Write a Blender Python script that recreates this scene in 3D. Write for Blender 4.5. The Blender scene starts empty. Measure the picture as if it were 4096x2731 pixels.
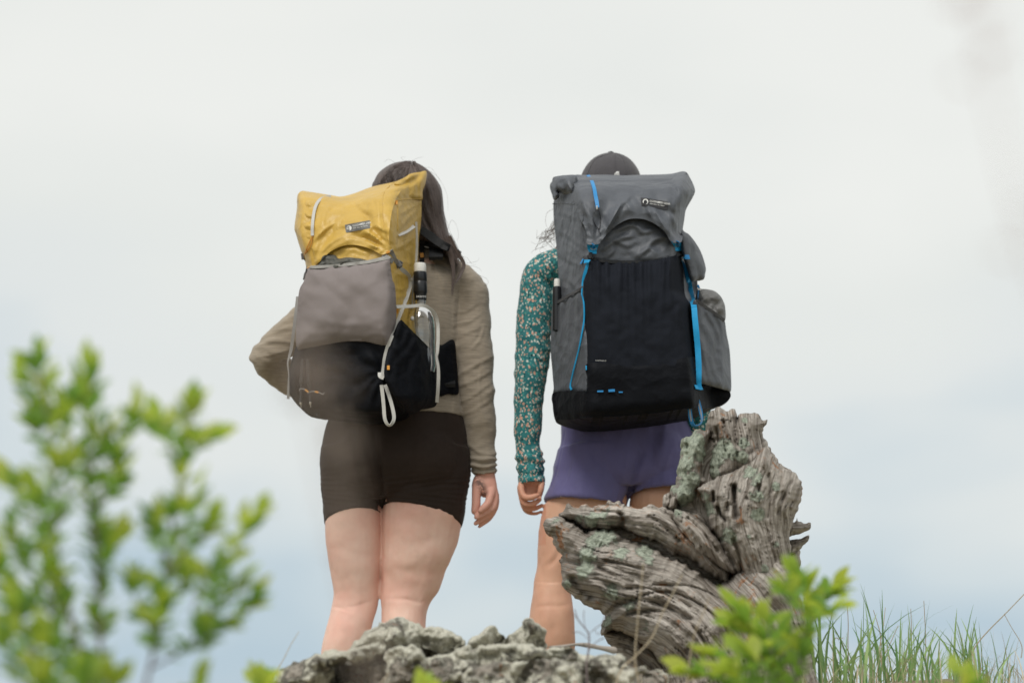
import bpy, bmesh, math, random
import numpy as np
from mathutils import Vector, Matrix
from mathutils.bvhtree import BVHTree
from mathutils.geometry import delaunay_2d_cdt

random.seed(7); np.random.seed(7)
scene = bpy.context.scene
col = scene.collection

# ------------------------------------------------------------------ camera
LENS, PITCH = 85.0, math.radians(10.0)
CAM = np.array([0.0, -6.5, 0.03])
cd = bpy.data.cameras.new('camera'); cam = bpy.data.objects.new('camera', cd); col.objects.link(cam)
cam.location = CAM; cam.rotation_euler = (math.pi / 2 + PITCH, 0, 0)
cd.lens = LENS; cd.sensor_width = 36; cd.clip_start = 0.05; cd.clip_end = 6000
cd.dof.use_dof = True; cd.dof.focus_distance = 6.0; cd.dof.aperture_fstop = 2.5
scene.camera = cam

# ------------------------------------------------------------------ sky
SUN_EL, SUN_ROT = math.radians(51), math.radians(205)
world = bpy.data.worlds.new('World'); scene.world = world; world.use_nodes = True
nt = world.node_tree; nt.nodes.clear()
def wn(t, **k):
    n = nt.nodes.new(t)
    for a, b in k.items(): setattr(n, a, b)
    return n
out = wn('ShaderNodeOutputWorld'); bg = wn('ShaderNodeBackground'); bg.inputs['Strength'].default_value = 0.1
sky = wn('ShaderNodeTexSky', sky_type='NISHITA', sun_disc=False, sun_elevation=SUN_EL, sun_rotation=SUN_ROT)
tc = wn('ShaderNodeTexCoord'); sep = wn('ShaderNodeSeparateXYZ')
nt.links.new(tc.outputs['Generated'], sep.inputs[0])
mp = wn('ShaderNodeMapping'); mp.inputs['Scale'].default_value = (3.0, 3.0, 6.5); mp.inputs['Location'].default_value = (0.3, 0.0, 0.15)
nt.links.new(tc.outputs['Generated'], mp.inputs['Vector'])
nz = wn('ShaderNodeTexNoise'); nz.inputs['Scale'].default_value = 1.5; nz.inputs['Detail'].default_value = 3.5; nz.inputs['Roughness'].default_value = 0.45
nt.links.new(mp.outputs['Vector'], nz.inputs['Vector'])
# cloud deck: thins to grey-blue towards the horizon, height broken up by noise
ma = wn('ShaderNodeMath', operation='MULTIPLY_ADD'); ma.inputs[1].default_value = 0.42; ma.inputs[2].default_value = -0.215
nt.links.new(nz.outputs['Fac'], ma.inputs[0])
ad = wn('ShaderNodeMath', operation='ADD'); nt.links.new(sep.outputs['Z'], ad.inputs[0]); nt.links.new(ma.outputs[0], ad.inputs[1])
ramp = wn('ShaderNodeValToRGB')
els = ramp.color_ramp.elements
els[0].position = 0.0; els[0].color = (0.60, 0.655, 0.68, 1)
els[1].position = 1.0; els[1].color = (0.855, 0.865, 0.84, 1)
for p, c in ((0.045, (0.45, 0.565, 0.65)), (0.09, (0.60, 0.675, 0.71)), (0.15, (0.735, 0.765, 0.755)), (0.23, (0.775, 0.795, 0.765)), (0.33, (0.835, 0.845, 0.81))):
    e = els.new(p); e.color = (*c, 1)
nt.links.new(ad.outputs[0], ramp.inputs[0])
sc10 = wn('ShaderNodeVectorMath', operation='SCALE'); sc10.inputs['Scale'].default_value = 7.75
nt.links.new(ramp.outputs[0], sc10.inputs[0])
mx = wn('ShaderNodeMixRGB'); mx.inputs['Fac'].default_value = 0.96
nt.links.new(sky.outputs[0], mx.inputs[1]); nt.links.new(sc10.outputs[0], mx.inputs[2])
nt.links.new(mx.outputs[0], bg.inputs['Color']); nt.links.new(bg.outputs[0], out.inputs[0])

# ------------------------------------------------------------------ sun (soft, through the cloud, behind the camera)
sd = bpy.data.lights.new('sun', 'SUN'); so = bpy.data.objects.new('sun', sd); col.objects.link(so)
sd.energy = 1.5; sd.angle = math.radians(24); sd.color = (1.0, 0.97, 0.92)
_sdir = Vector((math.sin(SUN_ROT) * math.cos(SUN_EL), math.cos(SUN_ROT) * math.cos(SUN_EL), math.sin(SUN_EL)))
so.rotation_euler = (-_sdir).to_track_quat('-Z', 'Y').to_euler()
vs = scene.view_settings
vs.view_transform = 'Standard'; vs.look = 'None'; vs.gamma = 1.0; vs.exposure = 0.42; vs.use_curve_mapping = False
scene.render.engine = 'CYCLES'
scene.cycles.use_denoising = True
scene.cycles.max_bounces = 8; scene.cycles.transparent_max_bounces = 12

# ------------------------------------------------------------------ pixel <-> place (pixels of the 1024 x 682 frame)
FPX = LENS / 36 * 1024
SP, CP = math.sin(PITCH), math.cos(PITCH)
def at(px, py, Y):
    px, py, Y = (np.asarray(a, float) for a in (px, py, Y))
    u = (px - 512) / FPX; v = (341 - py) / FPX
    t = (Y - CAM[1]) / (CP - v * SP)
    r = np.empty(np.broadcast(px, py, Y).shape + (3,))
    r[..., 0] = CAM[0] + t * u; r[..., 1] = Y; r[..., 2] = CAM[2] + t * (SP + v * CP)
    return r
def ppm(py, Y):                                   # pixels per metre there
    return FPX * (CP - (341 - py) / FPX * SP) / (Y - CAM[1])
def proj(P):
    d = np.asarray(P, float) - CAM
    dep = d[..., 1] * CP + d[..., 2] * SP
    up = -d[..., 1] * SP + d[..., 2] * CP
    return 512 + FPX * d[..., 0] / dep, 341 - FPX * up / dep
def crop(x0, y0, s):
    def f(*pts):
        return np.array([(x0 + x * s, y0 + y * s) for x, y in pts], float)
    return f
c1 = crop(237.5, 145, .11692); c2 = crop(237.5, 275, .11692); c3 = crop(500, 145, .10629); c4 = crop(500, 275, .10629)
c5 = crop(300, 400, .18033); c6 = crop(525, 395, .18349); c7 = crop(0, 325, .22814); c8 = crop(650, 500, .15902)
h1 = crop(455, 450, .0542); h2 = crop(510, 465, .038256); rk = crop(260, 595, .17007)
s1 = crop(660, 400, .0829); s2 = crop(540, 495, .09248); s3 = crop(640, 505, .11335); pk = crop(280, 370, .04039)

# ------------------------------------------------------------------ noise
def _hash(ix, iy, iz, seed):
    n = (ix * 73856093) ^ (iy * 19349663) ^ (iz * 83492791) ^ (seed * 2654435761)
    n = (n ^ (n >> 13)) & 0xffffffff
    n = (n * 1274126177) & 0xffffffff
    n = (n ^ (n >> 16)) & 0xffffffff
    n = (n * 2246822519) & 0xffffffff
    return ((n ^ (n >> 15)) & 0xffffff) / 0xffffff
def vnoise(x, y, z=0.0, seed=0):
    x, y, z = np.broadcast_arrays(np.asarray(x, float), np.asarray(y, float), np.asarray(z, float))
    ix, iy, iz = (np.floor(a).astype(np.int64) for a in (x, y, z))
    fx, fy, fz = x - ix, y - iy, z - iz
    fx, fy, fz = (a * a * a * (a * (a * 6 - 15) + 10) for a in (fx, fy, fz))
    r = 0
    for dx in (0, 1):
        for dy in (0, 1):
            for dz in (0, 1):
                w = (fx if dx else 1 - fx) * (fy if dy else 1 - fy) * (fz if dz else 1 - fz)
                r = r + w * _hash(ix + dx, iy + dy, iz + dz, seed)
    return r * 2 - 1
def fbm(x, y, z=0.0, seed=0, oct=4, gain=.5):
    r, a, f = 0, 1.0, 1.0
    for i in range(oct):
        r = r + a * vnoise(np.asarray(x) * f + i * 17.3, np.asarray(y) * f + i * 9.1, np.asarray(z) * f, seed + i); a *= gain; f *= 2.03
    return r
def ridged(x, y, z=0.0, seed=0, oct=3):
    r, a, f = 0, 1.0, 1.0
    for i in range(oct):
        r = r + a * (1 - 2 * np.abs(vnoise(np.asarray(x) * f + i * 7.7, np.asarray(y) * f + i * 3.3, np.asarray(z) * f, seed + i))); a *= .5; f *= 2.1
    return r
def sstep(a, b, x):
    t = np.clip((np.asarray(x, float) - a) / (b - a), 0, 1); return t * t * (3 - 2 * t)

# ------------------------------------------------------------------ polygons
def catmull(P, n=8, closed=False):
    P = np.asarray(P, float); m = len(P); o = []
    rng = range(m) if closed else range(m - 1)
    for i in rng:
        if closed: a, b, c, d = P[i - 1], P[i], P[(i + 1) % m], P[(i + 2) % m]
        else: a, b, c, d = P[max(i - 1, 0)], P[i], P[i + 1], P[min(i + 2, m - 1)]
        for k in range(n):
            t = k / n
            o.append(.5 * ((2 * b) + (c - a) * t + (2 * a - 5 * b + 4 * c - d) * t * t + (3 * b - a - 3 * c + d) * t ** 3))
    if not closed: o.append(P[-1])
    return np.array(o)
def resample(P, step, closed=True):
    P = np.asarray(P, float)
    Q = np.vstack([P, P[:1]]) if closed else P
    L = np.r_[0, np.cumsum(np.linalg.norm(np.diff(Q, axis=0), axis=1))]
    n = max(3, int(round(L[-1] / step)))
    s = np.linspace(0, L[-1], n + (0 if closed else 1), endpoint=not closed)
    return np.stack([np.interp(s, L, Q[:, k]) for k in range(Q.shape[1])], 1)
def dist_poly(px, py, P, closed=True, full=False):
    """distance to a polyline; full also gives arc length and side of the nearest point"""
    P = np.asarray(P, float); Q = np.vstack([P, P[:1]]) if closed else P
    X = np.stack([np.ravel(px), np.ravel(py)], 1)
    best = np.full(len(X), 1e18); arc = np.zeros(len(X)); side = np.zeros(len(X)); L = 0.0
    for a, b in zip(Q[:-1], Q[1:]):
        ab = b - a; l2 = ab @ ab + 1e-12
        t = np.clip(((X - a) @ ab) / l2, 0, 1)
        e = X - a - t[:, None] * ab
        dd = (e * e).sum(1); m = dd < best
        best = np.where(m, dd, best)
        if full:
            arc = np.where(m, L + t * math.sqrt(l2), arc)
            side = np.where(m, np.sign(ab[0] * e[:, 1] - ab[1] * e[:, 0]), side)
        L += math.sqrt(l2)
    s = np.shape(px); d = np.sqrt(best).reshape(s)
    return (d, arc.reshape(s), side.reshape(s)) if full else d
def inside(px, py, P):
    P = np.asarray(P, float); r = np.zeros(np.shape(px), bool); j = len(P) - 1
    for i in range(len(P)):
        xi, yi = P[i]; xj, yj = P[j]
        if yi != yj:
            r ^= ((yi > py) != (yj > py)) & (px < (xj - xi) * (py - yi) / (yj - yi) + xi)
        j = i
    return r
def rnd(t): return np.sqrt(np.clip(1 - (1 - np.clip(t, 0, 1)) ** 2, 0, 1))

def creases(px, py, items, seed=0):
    """pulled folds: each (points, height in metres, width in pixels); raised on one flank, sunk on the other"""
    f = np.zeros(np.shape(px))
    for k, (P, h, w) in enumerate(items):
        d, u, s = dist_poly(px, py, catmull(P, 6), False, True); L = u.max() + 1e-6
        t = np.clip(u / L, 0, 1); en = np.sin(np.clip(t * .94 + .03, 0, 1) * math.pi) ** .5
        q_ = d * s / w
        f += h * en * (np.exp(-q_ ** 2) - .55 * np.exp(-((q_ - 1.5) / 1.1) ** 2)) * np.exp(-np.maximum(d - 3 * w, 0))
    return f
# ------------------------------------------------------------------ objects
BV = {}
def base_of(parent):
    b = np.zeros(3); o = parent
    while o is not None: b = b + np.array(o.location); o = o.parent
    return b
def mesh_obj(name, V, F, mat, parent=None, loc=None, attrs=None, sharp=None, bvh=False, smooth=True):
    V = np.asarray(V, float)
    b = base_of(parent)
    if loc is None: loc = np.zeros(3)
    me = bpy.data.meshes.new(name)
    me.from_pydata((V - b - loc).tolist(), [], [list(map(int, f)) for f in F])
    me.validate()
    if smooth: me.polygons.foreach_set('use_smooth', [True] * len(me.polygons))
    if attrs:
        for k, a in attrs.items():
            a = np.asarray(a, float)
            if a.ndim == 1: me.attributes.new(k, 'FLOAT', 'POINT').data.foreach_set('value', a)
            else: me.attributes.new(k, 'FLOAT_VECTOR', 'POINT').data.foreach_set('vector', a.ravel())
    if sharp: me.set_sharp_from_angle(angle=math.radians(sharp))
    me.update()
    o = bpy.data.objects.new(name, me); col.objects.link(o)
    o.location = loc; o.parent = parent
    if mat: me.materials.append(mat)
    if bvh: BV[o.name] = BVHTree.FromPolygons([tuple(v) for v in V], [tuple(map(int, f)) for f in F])
    return o
def empty(name, loc):
    o = bpy.data.objects.new(name, None); col.objects.link(o); o.location = loc; o.empty_display_size = .1
    return o
def tag(o, label=None, cat=None, group=None, kind=None):
    for k, v in (('label', label), ('category', cat), ('group', group), ('kind', kind)):
        if v: o[k] = v
    return o

def flat_mesh(poly, step, curve=True):
    P = catmull(poly, 10, True) if curve else np.asarray(poly, float)
    B = resample(P, step)
    x0, y0 = B.min(0); x1, y1 = B.max(0)
    gy = np.arange(y0, y1, step * .87); pts = []
    for k, y in enumerate(gy):
        xs = np.arange(x0 + (k % 2) * step / 2, x1, step); pts.append(np.stack([xs, np.full_like(xs, y)], 1))
    G = np.vstack(pts)
    G = G[inside(G[:, 0], G[:, 1], B)]
    G = G[dist_poly(G[:, 0], G[:, 1], B) > step * .55]
    A = np.vstack([B, G])
    r = delaunay_2d_cdt([Vector(p) for p in A], [], [list(range(len(B)))], 1, 1e-5)
    V = np.array([tuple(v) for v in r[0]]); F = [tuple(f) for f in r[2]]
    o = []
    for f in F:
        ar = sum(V[f[i]][0] * V[f[(i + 1) % len(f)]][1] - V[f[(i + 1) % len(f)]][0] * V[f[i]][1] for i in range(len(f)))
        o.append(f if ar < 0 else f[::-1])
    return V, o, B
def edge_smooth(F, n, Y, it):
    if not it: return Y
    E = np.array([(f[i], f[(i + 1) % len(f)]) for f in F for i in range(len(f))])
    E = np.vstack([E, E[:, ::-1]])
    cnt = np.bincount(E[:, 0], minlength=n).clip(1)
    for _ in range(it):
        Y = .5 * Y + .5 * np.bincount(E[:, 0], weights=Y[E[:, 1]], minlength=n) / cnt
    return Y
def sheet(name, poly, yfun, mat, parent=None, step=2.0, back=.004, curve=True, relax=0, attrs=None, loc=None, sharp=50, bvh=False, post=None):
    """closed solid: outline in pixels, front depth yfun(px,py,d), back = thickness in metres or function"""
    V2, F, B = flat_mesh(poly, step, curve)
    px, py = V2[:, 0], V2[:, 1]
    d = dist_poly(px, py, B); n = len(V2)
    Y = edge_smooth(F, n, np.asarray(yfun(px, py, d), float), relax)
    if post is not None: Y = Y + post(px, py, d)
    Yb = back(px, py, d) if callable(back) else Y + back
    Yb = np.maximum(Yb, Y + .0008)
    front = at(px, py, Y)
    # the back keeps the front's place so that the solid stays square to the wearer, not to the lens
    bk = front.copy(); bk[:, 1] = Yb
    V = np.vstack([front, bk])
    FF = list(F) + [tuple(i + n for i in f[::-1]) for f in F]
    cnt = {}
    for f in F:
        for i in range(len(f)):
            a, b = f[i], f[(i + 1) % len(f)]
            cnt[(a, b)] = 1
    for a, b in cnt:
        if (b, a) not in cnt: FF.append((b, a, a + n, b + n))
    at_ = None
    if attrs:
        at_ = {k: np.concatenate([v, v]) if v.ndim == 1 else np.vstack([v, v]) for k, v in attrs(px, py, d).items()}
    return mesh_obj(name, V, FF, mat, parent, loc, at_, sharp, bvh)

def hit(names, px, py, off=0.0, default=None):
    """Y of the first surface along the sight line, or of the nearest one that is there"""
    res = np.full(len(px), np.nan)
    for i, (x, y) in enumerate(zip(px, py)):
        q = at(x, y, 0.0) - CAM; q = Vector(q / np.linalg.norm(q)); best = None
        for nme in names:
            h = BV[nme].ray_cast(Vector(CAM), q)
            if h[0] is not None and (best is None or h[3] < best[3]): best = h
        if best is not None: res[i] = best[0].y
    bad = np.isnan(res)
    if bad.all(): res[:] = default
    elif bad.any():
        ok = np.where(~bad)[0]
        for i in np.where(bad)[0]:
            j = ok[np.argmin((px[ok] - px[i]) ** 2 + (py[ok] - py[i]) ** 2)]; res[i] = res[j]
    return res - off
def on(names, off=0.0): return lambda px, py, d: hit(names, px, py, off)

def loft_geo(rings, n=28, sub=4, caps=True, expo=2.0):
    """rings: (centre, ax, ay) -> closed tube"""
    R = np.array([[*c, *ax, *ay] for c, ax, ay in rings], float)
    if sub > 1: R = catmull(R, sub)
    a = np.linspace(0, 2 * math.pi, n, endpoint=False)
    ca, sa = np.cos(a), np.sin(a)
    if expo != 2: ca, sa = np.sign(ca) * np.abs(ca) ** (2 / expo), np.sign(sa) * np.abs(sa) ** (2 / expo)
    V = (R[:, None, 0:3] + ca[None, :, None] * R[:, None, 3:6] + sa[None, :, None] * R[:, None, 6:9]).reshape(-1, 3)
    m = len(R); F = []
    for i in range(m - 1):
        for j in range(n):
            k = (j + 1) % n
            F.append((i * n + j, i * n + k, (i + 1) * n + k, (i + 1) * n + j))
    if caps:
        V = np.vstack([V, R[0, :3], R[-1, :3]]); p, q = len(V) - 2, len(V) - 1
        for j in range(n):
            k = (j + 1) % n
            F.append((p, k, j)); F.append((q, (m - 1) * n + j, (m - 1) * n + k))
    return V, F
def hr(py, l, r, Y, ry, tx=0, ty=0):              # a level ring given by its two edges in pixels
    c = at((l + r) / 2, py, Y); rx = (r - l) / 2 / ppm(py, Y)
    return (c, (rx, 0, tx), (0, ry, ty))
def tube_rings(P, R, flat=1.0):
    """rings across a 3-D centreline; R radii in metres, flat scales the depth radius"""
    P = np.asarray(P, float); T = np.gradient(P, axis=0); o = []
    for p, t, r in zip(P, T, R):
        t = t / (np.linalg.norm(t) + 1e-9); up = np.array([0, 1.0, 0])
        if abs(t[1]) > .92: up = np.array([0, 0, 1.0])
        a = np.cross(up, t); a /= np.linalg.norm(a); b = np.cross(t, a)
        o.append((p, a * r, b * r * flat))
    return o
def ptube(pts, flat=1.0, n=16, sub=4, **k):       # pts: px, py, Y, radius in pixels; round ends
    pts = [tuple(map(float, p)) for p in pts]
    P = [at(*p[:3]) for p in pts]; R = [p[3] / ppm(p[1], p[2]) for p in pts]
    P = np.array(P)
    if len(P) > 2 or True:
        Q = catmull(np.hstack([P, np.array(R)[:, None]]), sub)
    t0 = Q[0, :3] - Q[1, :3]; t0 /= np.linalg.norm(t0); t1 = Q[-1, :3] - Q[-2, :3]; t1 /= np.linalg.norm(t1)
    ends0 = [np.r_[Q[0, :3] + t0 * Q[0, 3] * s, Q[0, 3] * math.sqrt(1 - s * s)] for s in (.97, .8, .45)]
    ends1 = [np.r_[Q[-1, :3] + t1 * Q[-1, 3] * s, Q[-1, 3] * math.sqrt(1 - s * s)] for s in (.45, .8, .97)]
    Q = np.vstack([ends0, Q, ends1])
    return loft_geo(tube_rings(Q[:, :3], Q[:, 3], flat), n, 1)
def ell_geo(c, rx, ry, rz, n=24):
    return loft_geo([(np.array(c) + (0, 0, rz * math.sin(a)), (rx * math.cos(a) + 1e-4, 0, 0), (0, ry * math.cos(a) + 1e-4, 0)) for a in np.linspace(-math.pi / 2 * .98, math.pi / 2 * .98, 15)], n, 1)
def joined(geos):
    V, F, k = [], [], 0
    for v, f in geos:
        V.append(v); F += [tuple(i + k for i in q) for q in f]; k += len(v)
    return np.vstack(V), F
def union(name, geos, voxel, mat, parent=None, loc=None, relax=3, disp=None, attrs=None, bvh=False):
    """one continuous skin round overlapping shapes"""
    V, F = joined(geos)
    t = mesh_obj('tmp', V, F, None)
    bm = bmesh.new(); bm.from_mesh(t.data); bmesh.ops.recalc_face_normals(bm, faces=bm.faces); bm.to_mesh(t.data); bm.free()
    md = t.modifiers.new('r', 'REMESH'); md.mode = 'VOXEL'; md.voxel_size = voxel
    dg = bpy.context.evaluated_depsgraph_get(); ev = t.evaluated_get(dg)
    me = ev.to_mesh(); n = len(me.vertices)
    W = np.empty(n * 3); me.vertices.foreach_get('co', W); W = W.reshape(-1, 3)
    FF = [tuple(p.vertices) for p in me.polygons]
    E = np.empty(len(me.edges) * 2, int); me.edges.foreach_get('vertices', E); E = E.reshape(-1, 2)
    ev.to_mesh_clear()
    tm = t.data; bpy.data.objects.remove(t); bpy.data.meshes.remove(tm)
    E2 = np.vstack([E, E[:, ::-1]]); cnt = np.bincount(E2[:, 0], minlength=n).clip(1)[:, None]
    def avg(X): return np.stack([np.bincount(E2[:, 0], weights=X[E2[:, 1], k], minlength=n) for k in range(3)], 1) / cnt
    for _ in range(relax):
        W = W + .6 * (avg(W) - W); W = W - .45 * (avg(W) - W)
    if disp is not None:
        N = normals(W, FF)
        W = W + N * disp(W, N)[:, None]
        for _ in range(1): W = W + .4 * (avg(W) - W)
    return mesh_obj(name, W, FF, mat, parent, loc, attrs(W) if attrs else None, None, bvh)
def normals(W, FF):
    q = np.array([f if len(f) == 4 else (*f, f[-1]) for f in FF])
    nn = np.cross(W[q[:, 2]] - W[q[:, 0]], W[q[:, 3]] - W[q[:, 1]])
    N = np.zeros_like(W)
    for k in range(4):
        for c in range(3): N[:, c] += np.bincount(q[:, k], weights=nn[:, c], minlength=len(W))
    return N / (np.linalg.norm(N, axis=1, keepdims=True) + 1e-12)

def ribbon(name, pts, w, mat, parent, thick=.0016, sub=6, twist=None, bvh=False):
    """flat webbing along pixel points with depth: (px, py, Y); w width in pixels; twist turns it about its own length"""
    P2 = catmull(np.asarray(pts, float), sub)
    P = at(P2[:, 0], P2[:, 1], P2[:, 2]); n = len(P)
    T = np.gradient(P, axis=0); T /= np.linalg.norm(T, axis=1, keepdims=True)
    tw = np.interp(np.linspace(0, 1, n), np.linspace(0, 1, len(twist)), twist) if twist is not None else np.zeros(n)
    wd = np.interp(np.linspace(0, 1, n), np.linspace(0, 1, len(w)), w) if hasattr(w, '__len__') else np.full(n, w)
    V = []; 
    for i in range(n):
        vd = np.array([0, -1.0, 0]); a = np.cross(T[i], vd); a /= np.linalg.norm(a) + 1e-9; b = np.cross(T[i], a)
        c, s = math.cos(tw[i]), math.sin(tw[i]); A = a * c + b * s; Bn = -a * s + b * c
        h = wd[i] / 2 / ppm(P2[i, 1], P2[i, 2])
        V += [P[i] - A * h - Bn * thick / 2, P[i] + A * h - Bn * thick / 2, P[i] + A * h + Bn * thick / 2, P[i] - A * h + Bn * thick / 2]
    F = [(0, 1, 2, 3), tuple(4 * (n - 1) + k for k in (3, 2, 1, 0))]
    for i in range(n - 1):
        for k in range(4):
            l = (k + 1) % 4; F.append((4 * i + k, 4 * i + 4 + k, 4 * i + 4 + l, 4 * i + l))
    return mesh_obj(name, V, F, mat, parent, sharp=35, bvh=bvh)
def strap_on(name, pts, w, mat, parent, names, off=.003, **k):
    P = catmull(np.asarray(pts, float)[:, :2], 5)
    Y = hit(names, P[:, 0], P[:, 1], off, -.3)
    Y = np.convolve(np.pad(Y, 2, mode='edge'), np.ones(5) / 5, 'valid')
    return ribbon(name, np.c_[P, Y], w, mat, parent, sub=2, **k)
def cord_on(name, pts, r, mat, parent, names, off=.003, Y=None):
    P = catmull(np.asarray(pts, float)[:, :2], 4)
    Yv = hit(names, P[:, 0], P[:, 1], off, -.3) if Y is None else np.full(len(P), Y)
    V, F = ptube([(*p, y, r) for p, y in zip(P, Yv)], n=8, sub=2)
    return mesh_obj(name, V, F, mat, parent)

_font = {}
def lettering(name, text, org, xd, h, names, mat, parent, off=.0012, bold=0.0, squash=1.0, glyph_y=None):
    """flat print: text mesh laid on the surface; org = pixel of the baseline start, xd = pixel direction, h = cap height in pixels"""
    cu = bpy.data.curves.new('t', 'FONT'); cu.body = text; cu.offset = bold; cu.resolution_u = 3
    o = bpy.data.objects.new('t', cu); col.objects.link(o)
    dg = bpy.context.evaluated_depsgraph_get(); me = bpy.data.meshes.new_from_object(o.evaluated_get(dg))
    V = np.array([v.co[:2] for v in me.vertices]); F = [tuple(p.vertices) for p in me.polygons]
    bpy.data.objects.remove(o); bpy.data.curves.remove(cu); bpy.data.meshes.remove(me)
    V = V / .69 * h; V[:, 0] *= squash
    xd = np.asarray(xd, float) / np.linalg.norm(xd); yd = np.array([xd[1], -xd[0]])
    P = np.asarray(org) + V[:, :1] * xd + V[:, 1:] * yd
    Y = hit(names, P[:, 0], P[:, 1], off, -.35)
    return mesh_obj(name, at(P[:, 0], P[:, 1], Y), F, mat, parent, smooth=False)

# ------------------------------------------------------------------ materials
class NT:
    def __init__(s, name):
        s.m = bpy.data.materials.new(name); s.m.use_nodes = True; s.t = s.m.node_tree; s.t.nodes.clear()
        s.o = s.n('ShaderNodeOutputMaterial'); s.p = s.n('ShaderNodeBsdfPrincipled'); s.l(s.p.outputs[0], s.o.inputs['Surface'])
        s._tc = None
    def n(s, t, **k):
        x = s.t.nodes.new(t)
        for a, b in k.items(): setattr(x, a, b)
        return x
    def l(s, a, b): s.t.links.new(a, b)
    def set(s, i, v):
        if hasattr(v, 'is_linked') or isinstance(v, bpy.types.NodeSocket): s.l(v, i)
        elif isinstance(v, (tuple, list)) and len(v) == 3 and i.type == 'RGBA': i.default_value = (*v, 1)
        else: i.default_value = v
    def obj(s):
        if not s._tc: s._tc = s.n('ShaderNodeTexCoord')
        return s._tc.outputs['Object']
    def map(s, v, scale=(1, 1, 1), rot=(0, 0, 0), loc=(0, 0, 0)):
        x = s.n('ShaderNodeMapping'); s.l(v, x.inputs[0]); x.inputs['Scale'].default_value = scale; x.inputs['Rotation'].default_value = rot; x.inputs['Location'].default_value = loc
        return x.outputs[0]
    def attr(s, name, out='Vector'): 
        x = s.n('ShaderNodeAttribute', attribute_name=name); return x.outputs[out]
    def noise(s, v, scale, detail=3, rough=.5, out='Fac', dist=0):
        x = s.n('ShaderNodeTexNoise'); s.l(v, x.inputs['Vector']); x.inputs['Scale'].default_value = scale; x.inputs['Detail'].default_value = detail; x.inputs['Roughness'].default_value = rough; x.inputs['Distortion'].default_value = dist
        return x.outputs[out]
    def voro(s, v, scale, feature='F1', rand=1.0):
        x = s.n('ShaderNodeTexVoronoi', feature=feature); s.l(v, x.inputs['Vector']); x.inputs['Scale'].default_value = scale; x.inputs['Randomness'].default_value = rand
        return x
    def ramp(s, f, *stops):
        x = s.n('ShaderNodeValToRGB'); e = x.color_ramp.elements
        e[0].position, e[0].color = stops[0][0], (*_c(stops[0][1]), 1); e[1].position, e[1].color = stops[-1][0], (*_c(stops[-1][1]), 1)
        for p, c in stops[1:-1]: q = e.new(p); q.color = (*_c(c), 1)
        s.l(f, x.inputs[0]); return x.outputs[0]
    def mix(s, f, a, b, mode='MIX'):
        x = s.n('ShaderNodeMixRGB', blend_type=mode); s.set(x.inputs[0], f); s.set(x.inputs[1], a); s.set(x.inputs[2], b); return x.outputs[0]
    def math(s, op, a, b=0.0, c=None, clamp=False):
        x = s.n('ShaderNodeMath', operation=op, use_clamp=clamp); s.set(x.inputs[0], a); s.set(x.inputs[1], b)
        if c is not None: s.set(x.inputs[2], c)
        return x.outputs[0]
    def bump(s, h, strength=.3, dist=.001, prev=None):
        x = s.n('ShaderNodeBump'); s.l(h, x.inputs['Height']); x.inputs['Strength'].default_value = strength; x.inputs['Distance'].default_value = dist
        if prev: s.l(prev, x.inputs['Normal'])
        return x.outputs[0]
    def fin(s, color=None, rough=None, normal=None, **k):
        if color is not None: s.set(s.p.inputs['Base Color'], color)
        if rough is not None: s.set(s.p.inputs['Roughness'], rough)
        if normal is not None: s.l(normal, s.p.inputs['Normal'])
        for a, b in k.items(): s.set(s.p.inputs[a.replace('_', ' ')], b)
        return s.m
def _c(c): return c if isinstance(c, (tuple, list)) else (c, c, c)
def mulc(c, f): return tuple(x * f for x in c)

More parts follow.
